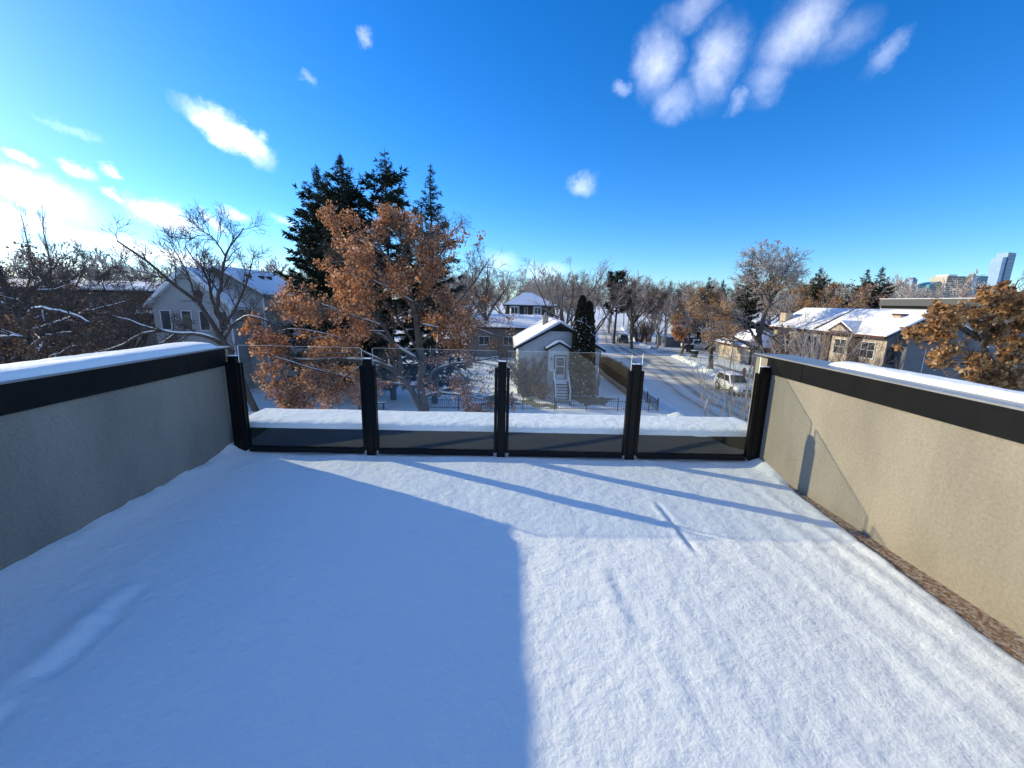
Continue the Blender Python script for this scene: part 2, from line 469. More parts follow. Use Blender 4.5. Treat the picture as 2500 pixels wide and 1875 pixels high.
class MB:
    """collects boxes, prisms and tubes into one mesh"""

    def __init__(self):
        self.v = []; self.f = []

    def add(self, vs, fs):
        n = len(self.v)
        self.v += [tuple(map(float, p)) for p in vs]
        self.f += [tuple(i + n for i in f) for f in fs]
        return self

    def box(self, x0, x1, y0, y1, z0, z1):
        vs = [(x, y, z) for z in (z0, z1) for y in (y0, y1) for x in (x0, x1)]
        return self.add(vs, [(0, 2, 3, 1), (4, 5, 7, 6), (0, 1, 5, 4), (2, 6, 7, 3), (0, 4, 6, 2), (1, 3, 7, 5)])

    def quad(self, a, b, c, d):
        return self.add([a, b, c, d], [(0, 1, 2, 3)])

    def prism(self, poly, off):
        """poly: 3-D points in one plane, extruded by the vector off"""
        n = len(poly)
        top = [tuple(p[i] + off[i] for i in range(3)) for p in poly]
        fs = [tuple(range(n))[::-1], tuple(range(n, 2 * n))]
        fs += [(i, (i + 1) % n, n + (i + 1) % n, n + i) for i in range(n)]
        return self.add(list(poly) + top, fs)

    def cyl(self, p0, p1, r0, r1=None, n=10, cap=True):
        r1 = r0 if r1 is None else r1
        p0 = Vector(p0); p1 = Vector(p1)
        d = (p1 - p0).normalized()
        a = d.orthogonal().normalized(); b = d.cross(a)
        vs = []
        for p, r in ((p0, r0), (p1, r1)):
            for i in range(n):
                t = 2 * math.pi * i / n
                vs.append(p + (a * math.cos(t) + b * math.sin(t)) * r)
        fs = [(i, (i + 1) % n, n + (i + 1) % n, n + i) for i in range(n)]
        if cap:
            fs += [tuple(range(n))[::-1], tuple(range(n, 2 * n))]
        return self.add(vs, fs)

    def build(self, name, m, parent=None, bevel=0.0, segs=1, smooth=False, loc=None):
        me = bpy.data.meshes.new(name)
        me.from_pydata(self.v, [], self.f)
        bm = bmesh.new(); bm.from_mesh(me)
        bmesh.ops.recalc_face_normals(bm, faces=bm.faces)
        if bevel:
            bmesh.ops.bevel(bm, geom=list(bm.edges), offset=bevel, segments=segs, affect='EDGES', profile=0.5, clamp_overlap=True)
        if smooth:
            for f in bm.faces: f.smooth = True
        bm.to_mesh(me); bm.free()
        me.materials.append(MATS[m] if isinstance(m, str) else m)
        o = bpy.data.objects.new(name, me)
        if loc: o.location = loc
        return link(o, parent)


def np_mesh(name, verts, quads, m, smooth=True):
    verts = np.asarray(verts, np.float32); quads = np.asarray(quads, np.int32)
    k = quads.shape[1]
    me = bpy.data.meshes.new(name)
    me.vertices.add(len(verts)); me.vertices.foreach_set('co', verts.ravel())
    me.loops.add(quads.size); me.loops.foreach_set('vertex_index', quads.ravel())
    me.polygons.add(len(quads))
    me.polygons.foreach_set('loop_start', np.arange(0, quads.size, k, dtype=np.int32))
    me.polygons.foreach_set('loop_total', np.full(len(quads), k, np.int32))
    if smooth:
        me.polygons.foreach_set('use_smooth', np.ones(len(quads), bool))
    me.materials.append(MATS[m] if isinstance(m, str) else m)
    me.update(calc_edges=True)
    return me


def obj(name, me, parent=None, loc=None):
    o = bpy.data.objects.new(name, me)
    if loc is not None: o.location = loc
    return link(o, parent)


def merge(parts):
    vs, fs, n = [], [], 0
    for v, f in parts:
        vs.append(v); fs.append(f + n); n += len(v)
    return np.concatenate(vs), np.concatenate(fs)


# value noise --------------------------------------------------------
def vnoise(x, y, seed=0):
    xi = np.floor(x).astype(np.int64); yi = np.floor(y).astype(np.int64)
    xf = x - xi; yf = y - yi

    def h(a, b):
        n = (a * 374761393 + b * 668265263 + seed * 982451653) & 0x7fffffff
        n = ((n ^ (n >> 13)) * 1274126177) & 0x7fffffff
        return ((n ^ (n >> 16)) & 0xffff) / 65535.0
    u = xf * xf * (3 - 2 * xf); v = yf * yf * (3 - 2 * yf)
    return (h(xi, yi) * (1 - u) + h(xi + 1, yi) * u) * (1 - v) + (h(xi, yi + 1) * (1 - u) + h(xi + 1, yi + 1) * u) * v


def fbm(x, y, seed=0, oct=4):
    s = 0; a = 0.5
    for i in range(oct):
        s = s + a * vnoise(x * 2 ** i, y * 2 ** i, seed + i)
        a *= 0.5
    return s


def grid_obj(name, X, Y, Z, m, parent=None, smooth=True):
    ny, nx = X.shape
    v = np.stack([X, Y, Z], -1).reshape(-1, 3)
    i = np.arange(ny * nx).reshape(ny, nx)
    q = np.stack([i[:-1, :-1], i[:-1, 1:], i[1:, 1:], i[1:, :-1]], -1).reshape(-1, 4)
    return obj(name, np_mesh(name, v, q, m, smooth), parent)


GZ = -6.4
XL, XR = -2.738, 2.55
YR = 3.873

# ================================================================== SETTING
g = MB().add([(-6000, -3000, GZ), (6000, -3000, GZ), (6000, 9000, GZ), (-6000, 9000, GZ)], [(0, 1, 2, 3)]).build('ground', 'snow_ground')
tag(g, 'flat snow covered ground between the houses', kind='structure')


def strip(name, left, right, z, m, label, n=8):
    """a road sheet with u across and v along"""
    vs, fs, uvs = [], [], []
    L_ = np.array(left, float); R_ = np.array(right, float)
    vlen = 0
    for i in range(len(L_)):
        if i: vlen += np.linalg.norm((L_[i] + R_[i] - L_[i - 1] - R_[i - 1]) / 2)
        for k in range(n + 1):
            t = k / n
            p = L_[i] * (1 - t) + R_[i] * t
            vs.append((p[0], p[1], z)); uvs.append((t, vlen))
    for i in range(len(L_) - 1):
        for k in range(n):
            a = i * (n + 1) + k
            fs.append((a, a + 1, a + n + 2, a + n + 1))
    me = bpy.data.meshes.new(name)
    me.from_pydata(vs, [], fs)
    uvl = me.uv_layers.new(name='UVMap')
    for lp in me.loops:
        uvl.data[lp.index].uv = uvs[lp.vertex_index]
    me.materials.append(MATS[m])
    o = obj(name, me)
    return tag(o, label, kind='structure')


strip('road', [(12.8, -40), (13.2, 20), (13.6, 36), (14.9, 45), (15.2, 58), (15.6, 66), (18.5, 84), (21.5, 97), (30, 140), (44, 200)],
      [(21.0, -40), (21.2, 20), (21.8, 36), (23.2, 45), (25.2, 58), (25.6, 66), (26.2, 84), (29.0, 97), (38, 140), (54, 200)],
      GZ + 0.008, 'packed_snow_road', 'packed snow street with brown tyre tracks leading away past the bungalow')
strip('cross_street', [(7.0, 59), (11, 59), (15.0, 58)], [(7.0, 66), (11, 66), (15.4, 66)], GZ + 0.004, 'packed_snow_road',
      'snowy side street joining from behind the bungalow')
strip('driveway', [(25.3, 66), (40, 70)], [(25.9, 72), (40, 76)], GZ + 0.012, 'packed_snow_road', 'packed snow driveway beside the white pickup')
strip('sidewalk', [(27.3, 20), (27.6, 40), (28.2, 56)], [(28.7, 20), (29.0, 40), (29.4, 56)], GZ + 0.004, 'grey_concrete',
      'bare grey concrete sidewalk on the far side of the street')


def snow_bank(name, pts, w, h, seed, label):
    pts = np.array(pts, float)
    d = np.r_[0, np.cumsum(np.linalg.norm(np.diff(pts, axis=0), axis=1))]
    s = np.arange(0, d[-1], 0.35)
    px = np.interp(s, d, pts[:, 0]); py = np.interp(s, d, pts[:, 1])
    tx = np.gradient(px); ty = np.gradient(py); l = np.hypot(tx, ty); nx, ny = ty / l, -tx / l
    t = np.linspace(-1, 1, 11)
    prof = np.clip(1 - t ** 2, 0, None) ** 1.2
    X = px[:, None] + nx[:, None] * t * w + (fbm(s[:, None] * 1.1, t * 3 + 9, seed) - .5) * .3
    Y = py[:, None] + ny[:, None] * t * w
    Z = GZ - 0.03 + prof * h * (0.35 + 1.3 * fbm(s[:, None] * .9, t * 2, seed + 5)) + 0 * s[:, None]
    o = grid_obj(name, X, Y, Z, 'snow_ground')
    return tag(o, label, kind='stuff')


snow_bank('snow_bank', [(22.2, 20), (22.9, 36), (24.3, 45), (26.2, 58), (26.6, 64)], 0.9, 0.42, 3, 'lumpy ploughed snow along the far kerb of the street')
snow_bank('snow_bank', [(12.2, 10), (12.6, 36), (13.9, 45), (14.2, 57)], 0.7, 0.22, 8, 'low ploughed snow along the near kerb beside the hedge')
snow_bank('snow_bank', [(15.0, 68), (17.6, 84), (20.6, 97), (29, 140)], 0.8, 0.3, 12, 'ploughed snow along the left kerb of the far street')
snow_bank('snow_bank', [(27.0, 75), (27.3, 84), (30.0, 97), (39, 140)], 0.8, 0.35, 15, 'ploughed snow along the right kerb near the parked dark car')


def grass_patch(name, x0, x1, y0, y1, seed, label):
    n = 120
    X, Y = np.meshgrid(np.linspace(x0, x1, n), np.linspace(y0, y1, n))
    u = (X - x0) / (x1 - x0) * 2 - 1; v = (Y - y0) / (y1 - y0) * 2 - 1
    m = 1.0 - np.maximum(np.abs(u), np.abs(v)) ** 2 + (fbm(X * 1.1, Y * 1.1, seed, 5) - .5) * 2.6 - .12
    Z = GZ + 0.02 + np.clip((m - 0.45) * 0.3, -0.06, 0.02)
    o = grid_obj(name, X, Y, Z, 'dead_grass')
    return tag(o, label, kind='stuff')


grass_patch('grass', 4.7, 9.4, 31.0, 34.9, 4, 'patch of bare brown grass right of the bungalow steps')
grass_patch('grass', -2.6, 4.2, 29.8, 34.9, 9, 'patch of bare brown grass left of the bungalow steps')

# ================================================================== OWN BUILDING AND DECK
o = MB().box(-3.10, 3.02, -6.0, 4.6, GZ, -0.30).build('building', 'stucco')
tag(o, 'stucco storeys of the building under the roof deck', kind='structure')
o = MB().box(XL - 0.01, XR + 0.01, -5.5, 4.0, -0.297, -0.024).build('deck_floor', 'membrane')
tag(o, 'brown textured roof membrane of the deck floor', kind='structure')

# deck snow
nx = 270
xs = np.linspace(XL - 0.005, XR - 0.001, nx); ys = np.concatenate([np.linspace(-5.3, 0.4, 60)[:-1], np.linspace(0.4, 3.98, 260)])
X, Y = np.meshgrid(xs, ys)
Z = (fbm(X * 1.1, Y * .5, 1) - .47) * 0.030 + (fbm(X * 3.1, Y * 1.6, 91) - .47) * 0.014
Z = np.maximum(Z, -0.012)
Z += (fbm(X * 9, Y * 9, 5, 3) - .44) * 0.006 + (fbm(X * 24, Y * 24, 55, 2) - .37) * 0.004 + (fbm(X * 14, Y * 11, 65, 2) - .37) * 0.005
# low ridges along the seams of the membrane, mostly on the right half
for xc, a, w, y0, y1, sd in [(0.55, .010, .05, -5, 2.2, 1), (0.92, .012, .06, -5, 3.2, 2), (1.25, .010, .05, -5, 3.0, 3), (1.52, .012, .06, -5, 3.6, 4), (1.78, .014, .05, -5, 3.5, 5),
                             (2.02, .018, .05, -5, 3.5, 6), (2.20, .026, .05, -5, 3.4, 7), (2.38, .022, .035, -5, 3.0, 8), (-1.2, .006, .1, -5, 3, 9), (-2.0, .010, .12, -5, 3.4, 10)]:
    xx = X - xc - 0.05 * (vnoise(Y * .8, Y * 0, sd) - .5)
    m = np.exp(-(xx / w) ** 2) * np.clip((Y - y0) * 2, 0, 1) * np.clip((y1 - Y) * 2, 0, 1)
    Z += 0.32 * a * m * (0.3 + 1.2 * vnoise(Y * 1.3, Y * 0 + 3, sd + 30))
# short sharp crease on the right, softer one on the left
def crease(xa, ya, xb, yb, depth, w):
    dx, dy = xb - xa, yb - ya; l2 = dx * dx + dy * dy
    t = ((X - xa) * dx + (Y - ya) * dy) / l2
    dd = ((X - xa) * dy - (Y - ya) * dx) / math.sqrt(l2)
    e = np.clip(np.minimum(t, 1 - t) * 6, 0, 1)
    return e * (-depth * np.exp(-(dd / w) ** 2) + depth * 0.9 * np.exp(-((dd - 1.9 * w) / (1.4 * w)) ** 2))
Z += crease(1.20, 3.02, 1.22, 2.24, 0.011, 0.020)
Z += crease(0.63, 2.15, 0.66, 1.65, 0.005, 0.035)
Z += crease(0.78, 1.62, 0.79, 1.1, 0.004, 0.04)
Z += crease(-1.92, 1.95, -1.90, 1.62, 0.012, 0.04)
Z += crease(-1.88, 1.75, -1.84, 1.36, 0.022, 0.045)
Z += crease(-1.83, 1.30, -1.80, 0.8, 0.022, 0.045)
# drift against the left wall and the corner posts, thin edge along the right wall
Z += 0.032 * np.exp(-((X - XL) / 0.16) ** 2) * (0.6 + .8 * fbm(Y * 2.5, Y * 0, 21))
Z += 0.055 * np.exp(-((X - XL) / 0.10) ** 2 - ((Y - 3.9) / 0.16) ** 2)
Z += 0.05 * np.exp(-((X - XR) / 0.10) ** 2 - ((Y - 3.8) / 0.30) ** 2)
Z += 0.022 * np.exp(-((X - XL) / 0.05) ** 2) * (fbm(Y * 8, Y * 0, 61, 3) - .42) * 2
Z += 0.010 * np.exp(-((Y - 3.83) / 0.03) ** 2) * (fbm(X * 9, X * 0, 62, 3) - .40) * 2
wr = np.clip(0.01 + (3.3 - Y) * 0.10, 0.0, 0.26) * (0.7 + .6 * fbm(Y * 3, Y * 0, 33)) + 0.03 * (fbm(Y * 11, Y * 0, 44) - .5)
edge = np.clip((XR - X - wr) / 0.07, -1, 1)
fall = np.where(edge < 1, (1 - edge) * 0.034, 0) * np.clip((3.6 - Y) * 3, 0, 1)
Z -= fall
Z -= 0.004 * np.clip((Y - 3.72) * 8, 0, 1)
Z = np.where(X > 2.0, np.where(Z < -0.0235, -0.060, Z), np.maximum(Z, -0.020))
o = grid_obj('deck_snow', X, Y, Z, 'snow_deck')
tag(o, 'thin smooth snow blanket covering the deck floor', kind='stuff')


def parapet(name, xi, sgn, yend, ztop, zfas, label):
    """sgn -1: left wall (inner face looks right), +1: right wall"""
    t = thing(name, label, 'parapet wall', (xi, 0, -0.3))
    th = 0.36
    off = 0.3
    y0 = -5.5
    a, b = sorted((0.0, sgn * th))
    MB().box(a, b, y0, yend, 0.0, ztop - 0.035 + off).build('wall', 'stucco', t)
    # fascia panels with an open seam between them
    for ya, yb in ((y0, 0.9), (0.904, 3.42), (3.424, YR + 0.03)):
        fx = sorted((-sgn * 0.024, -sgn * 0.002))
        MB().box(fx[0], fx[1], ya, yb, zfas + off, ztop + off).build('fascia_panel', 'black_metal', t, bevel=0.002)
    # sloped metal cap, lower towards the outer face
    prof = [(-sgn * 0.026, ztop + off + 0.002), (sgn * (th + 0.03), ztop + off - 0.012), (sgn * (th + 0.03), ztop + off - 0.028), (-sgn * 0.026, ztop + off - 0.010)]
    MB().prism([(x, y0, z) for x, z in prof], (0, yend + 0.012 - y0, 0)).build('cap_flashing', 'flashing', t)
    fx = sorted((sgn * (th + 0.002), sgn * (th + 0.02)))
    MB().box(fx[0], fx[1], y0, yend, zfas + off, ztop - 0.03 + off).build('outer_fascia', 'black_metal', t)
    return t


parapet('parapet_wall', XL, -1, 3.97, 1.045, 0.868, 'shaded taupe stucco parapet with black metal band on the left of the deck')
parapet('parapet_wall', XR, 1, 4.12, 1.072, 0.905, 'sunlit beige stucco parapet with black metal band on the right of the deck')
# rear parapet behind the viewer
t = thing('parapet_wall', 'dark clad parapet closing the deck at the rear, behind the viewer', 'parapet wall', (0, -5.5, -0.3))
MB().box(XL - 0.36, XR + 0.36, -0.36, -0.002, 0.0, 1.34).build('wall', 'dark_band', t)


def cap_snow(name, x0, x1, y0, y1, z0, h, seed, label, taper=0.5):
    n, m_ = 16, int((y1 - y0) / 0.03)
    u = np.linspace(0, 1, n); s = np.linspace(y0, y1, m_)
    U, S = np.meshgrid(u, s)
    wob0 = (fbm(S * 3.1, S * 0, seed) - .5) * 0.035
    wob1 = (fbm(S * 2.3, S * 0 + 8, seed + 1) - .5) * 0.04
    Xg = x0 + wob0 + (x1 + wob1 - x0 - wob0) * U
    end = np.clip((y1 - S) / taper, 0, 1) ** 0.5
    prof = np.clip(1 - np.abs(2 * U - 1) ** 5, 0, 1) ** 0.6
    Zg = z0 + prof * h * (0.75 + .5 * fbm(S * 2.2, U * 2, seed + 3)) * end + (fbm(S * 13, U * 6, seed + 7) - .5) * .008 * prof
    Zg -= 0.012 * (1 - prof)
    o = grid_obj(name, Xg, S, Zg, 'snow_ledge')
    return tag(o, label, kind='stuff')


cap_snow('wall_snow', XL - 0.36, XL + 0.012, -5.4, 3.86, 1.043, 0.055, 2, 'strip of snow lying on top of the left parapet', 0.06)
cap_snow('wall_snow', XR + 0.165, XR + 0.375, -5.4, 3.42, 1.064, 0.042, 6, 'strip of snow lying on top of the right parapet', 0.10)

# low front parapet beyond the glass
t = thing('ledge', 'low black metal clad ledge just beyond the glass railing', 'ledge', (0, 4.0, -0.3))
MB().box(XL - 0.30, 2.74, 0.02, 0.57, 0.0, 0.50).build('core', 'stucco', t)
MB().box(XL - 0.31, 2.75, 0.0, 0.017, 0.10, 0.512).build('inner_face', 'black_metal', t, bevel=0.002)
MB().box(XL - 0.31, 2.75, 0.573, 0.592, 0.25, 0.512).build('outer_face', 'black_metal', t, bevel=0.002)
MB().box(XL - 0.31, 2.75, 0.019, 0.571, 0.503, 0.516).build('top_flashing', 'flashing', t)
n, m_ = 300, 40
xs = np.linspace(XL - 0.02, 2.78, n); vs_ = np.linspace(0, 1, m_)
Xg, V = np.meshgrid(xs, vs_)
yn = 4.005 + (fbm(Xg * 2.5, Xg * 0, 71) - .5) * .02
yf = 4.60 + (fbm(Xg * 2.1, Xg * 0, 72) - .5) * .03 - 0.22 * np.clip((Xg - 2.62) / 0.14, 0, 1) ** 1.4
Yg = yn + (yf - yn) * V
prof = np.clip(1 - np.abs(2 * V - 1) ** 7, 0, 1) ** 0.55
prof *= np.clip((2.80 - Xg) / 0.16, 0, 1) ** .5
Zg = 0.207 + prof * 0.072 * (0.92 + .16 * fbm(Xg * 2.0, V * 2, 73)) + (fbm(Xg * 14, Yg * 14, 74) - .47) * .006 * prof
o = grid_obj('ledge_snow', Xg, Yg, Zg, 'snow_ledge')
tag(o, 'thick band of snow lying on the ledge beyond the glass', kind='stuff')


# ------------------------------------------------------------------ glass railing
def railing():
    t = thing('glass_railing', 'clear glass railing with five black metal posts across the deck front', 'railing', (0, YR, -0.045))
    X0, DX = -2.646, 1.2968
    zo = 0.045
    for i in range(5):
        x = X0 + i * DX
        if i == 4: x -= 0.05
        if i == 0: x += 0.02
        rot = 0.0
        p = MB().box(x - 0.041, x + 0.041, -0.030, 0.030, 0.0, 0.955 + zo).build('post', 'post_metal', t, bevel=0.003)
        for s in (-1, 1):
            a, b = sorted((x + s * 0.043, x + s * 0.073))
            MB().box(a, b, -0.027, -0.0075, 0.045 + zo, 0.905 + zo).build('glazing_channel', 'post_metal', p, bevel=0.002)
            MB().box(a, b, 0.0075, 0.024, 0.045 + zo, 0.905 + zo).build('glazing_channel', 'post_metal', p, bevel=0.002)
            MB().box(*sorted((x + s * 0.043, x + s * 0.062)), -0.028, -0.004, 0.0, 0.02).build('base_bracket', 'flashing', p)
        for s in (-1, 1):
            MB().box(x + s * 0.030 - 0.0035, x + s * 0.030 + 0.0035, -0.0335, -0.0305, 0.05, 0.90 + zo).build('cover_strip', 'black_metal', p)
        MB().box(x - 0.043, x + 0.043, -0.032, 0.032, 0.957 + zo, 0.964 + zo).build('post_cap', 'black_metal', p, bevel=0.002)
        MB().box(x - 0.036, x + 0.036, -0.026, 0.026, 0.9645 + zo, 0.972 + zo).build('frost', 'snow_ledge', p, bevel=0.003)
    for i in range(4):
        a = X0 + i * DX + 0.052 + (0.02 if i == 0 else 0)
        b = X0 + (i + 1) * DX - 0.052 - (0.05 if i == 3 else 0)
        zb, zt, r = 0.055 + zo, 1.07 + zo, 0.012
        h = 0.006
        # pane with rounded top corners; polished edges are their own sub-part
        out = [(a, zb), (b, zb)]
        for k in range(5):
            an = math.pi / 2 * k / 4
            out.append((b - r + r * math.cos(an), zt - r + r * math.sin(an)))
        for k in range(5):
            an = math.pi / 2 + math.pi / 2 * k / 4
            out.append((a + r + r * math.cos(an), zt - r + r * math.sin(an)))
        n = len(out)
        mb = MB()
        mb.add([(x, -h, z) for x, z in out], [tuple(range(n))])
        mb.add([(x, h, z) for x, z in out], [tuple(range(n))[::-1]])
        pane = bpy.data.meshes.new('glass_pane')
        pane.from_pydata(mb.v, [], mb.f)
        pane.materials.append(MATS['railing_glass'])
        po = obj('glass_pane', pane, t)
        eb = MB()
        e_in = 0.0002
        fs = [(k, k + 1, n + k + 1, n + k) for k in range(1, n - 1)] + [(n - 1, 0, n, 2 * n - 1)]
        eb.add([(x, -h + e_in, z) for x, z in out] + [(x, h - e_in, z) for x, z in out], fs)
        eb.build('glass_edge', 'glass_edge', po)
        ra, rb = a + 0.024, b - 0.024
        MB().box(ra, rb, -0.026, -0.0065, 0.012 + zo, 0.062 + zo).build('bottom_rail', 'post_metal', t, bevel=0.002)
        MB().box(ra, rb, 0.0065, 0.026, 0.012 + zo, 0.062 + zo).build('bottom_rail', 'post_metal', t, bevel=0.002)


railing()


# ================================================================== HOUSES
def window(parent, axis, pos, u, z, w, h, frame='white_paint', glass='window_glass', mull=0, name='window', depth=0.08, fw=0.07, hmull=0):
    """axis 'y': wall facing -Y at y=pos, u is x; axis 'x': wall facing -X at x=pos, u is y.  (u,z) is the window's centre"""
    def bx(mb, u0, u1, d0, d1, z0, z1):
        if axis == 'y': mb.box(u0, u1, pos + d0, pos + d1, z0, z1)
        else: mb.box(pos + d0, pos + d1, u0, u1, z0, z1)
        return mb
    u0, u1, z0, z1 = u - w / 2, u + w / 2, z - h / 2, z + h / 2
    mb = MB()
    bx(mb, u0 - fw, u0, -depth * .5, 0.02, z0 - fw, z1 + fw)
    bx(mb, u1, u1 + fw, -depth * .5, 0.02, z0 - fw, z1 + fw)
    bx(mb, u0, u1, -depth * .5, 0.02, z1, z1 + fw)
    bx(mb, u0, u1, -depth * .5, 0.02, z0 - fw, z0)
    for k in range(mull):
        c = u0 + (u1 - u0) * (k + 1) / (mull + 1)
        bx(mb, c - fw * .35, c + fw * .35, -depth * .35, -0.006, z0, z1)
    for k in range(hmull):
        c = z0 + (z1 - z0) * (k + 1) / (hmull + 1)
        bx(mb, u0, u1, -depth * .33, -0.007, c - fw * .3, c + fw * .3)
    wn = mb.build(name, frame, parent)
    bx(MB(), u0, u1, -0.005, 0.01, z0, z1).build('pane', glass, wn)
    bx(MB(), u0 - fw - .03, u1 + fw + .03, -depth, -depth * .5 - .002, z0 - fw - .03, z0 - fw + .02).build('sill', frame, wn)
    return wn


def gable_roof(parent, axis, r, e0, e1, a0, a1, zr, ze, over=0.35, th=0.16, fascia='dark_trim', snow=0.14, snow_m='snow_roof', ze1=None):
    """axis 'y': ridge along Y at x=r, eaves at x=e0/e1, from y=a0 to a1.  axis 'x': swapped"""
    ze1 = ze if ze1 is None else ze1
    def P(u, v, z): return (u, v, z) if axis == 'y' else (v, u, z)
    def off(d): return (0, d, 0) if axis == 'y' else (d, 0, 0)
    mb = MB()
    L = (a1 + over) - (a0 - over)
    prof = [(e0, ze), (r, zr), (e1, ze1), (e1, ze1 - th), (r, zr - th * 1.1), (e0, ze - th)]
    mb.prism([P(u, a0 - over, z) for u, z in prof], off(L))
    roof = mb.build('roof', fascia, parent)
    if snow:
        mb = MB()
        s = snow
        prof = [(e0 + 0.04, ze + 0.004), (e0 + 0.03, ze + s * .8), (r - 0.25, zr + s * .93), (r, zr + s), (r + 0.25, zr + s * .93), (e1 - 0.03, ze1 + s * .8), (e1 - 0.04, ze1 + 0.004), (r, zr + 0.004)]
        mb.prism([P(u, a0 - over + 0.05, z) for u, z in prof], off(L - 0.1))
        mb.build('snow_cover', snow_m, roof, bevel=0.04, segs=2)
    return roof


def gable_wall(parent, axis, c0, c1, a0, a1, zb, ze, r, zr, m, name='wall'):
    def P(u, v, z): return (u, v, z) if axis == 'y' else (v, u, z)
    prof = [(c0, zb), (c1, zb), (c1, ze), (r, zr), (c0, ze)]
    mb = MB().prism([P(u, a0, z) for u, z in prof], (0, a1 - a0, 0) if axis == 'y' else (a1 - a0, 0, 0))
    return mb.build(name, m, parent)


def hip_roof(parent, x0, x1, y0, y1, ze, zr, ridge, th=0.18, fascia='dark_trim', snow=0.13):
    """ridge: (xa,ya,xb,yb)"""
    xa, ya, xb, yb = ridge
    def shell(dz, ins, m, name, par, zlow):
        a = [(x0 + ins, y0 + ins, ze + dz), (x1 - ins, y0 + ins, ze + dz), (x1 - ins, y1 - ins, ze + dz), (x0 + ins, y1 - ins, ze + dz)]
        b = [(p[0], p[1], p[2] - zlow) for p in a]
        rr = [(xa, ya, zr + dz), (xb, yb, zr + dz)]
        if abs(xb - xa) > abs(yb - ya):
            top = [(8, 0, 1, 9), (9, 1, 2), (9, 2, 3, 8), (8, 3, 0)]
        else:
            top = [(8, 0, 1), (9, 8, 1, 2), (9, 2, 3), (8, 9, 3, 0)]
        fs = top + [(0, 4, 5, 1), (1, 5, 6, 2), (2, 6, 7, 3), (3, 7, 4, 0), (4, 7, 6, 5)]
        return MB().add(a + b + rr, fs).build(name, m, par)
    roof = shell(0, 0, fascia, 'roof', parent, th)
    if snow:
        shell(snow, 0.05, 'snow_roof', 'snow_cover', roof, snow - 0.004)
    return roof


def shift(mb_parent_loc):
    return mb_parent_loc


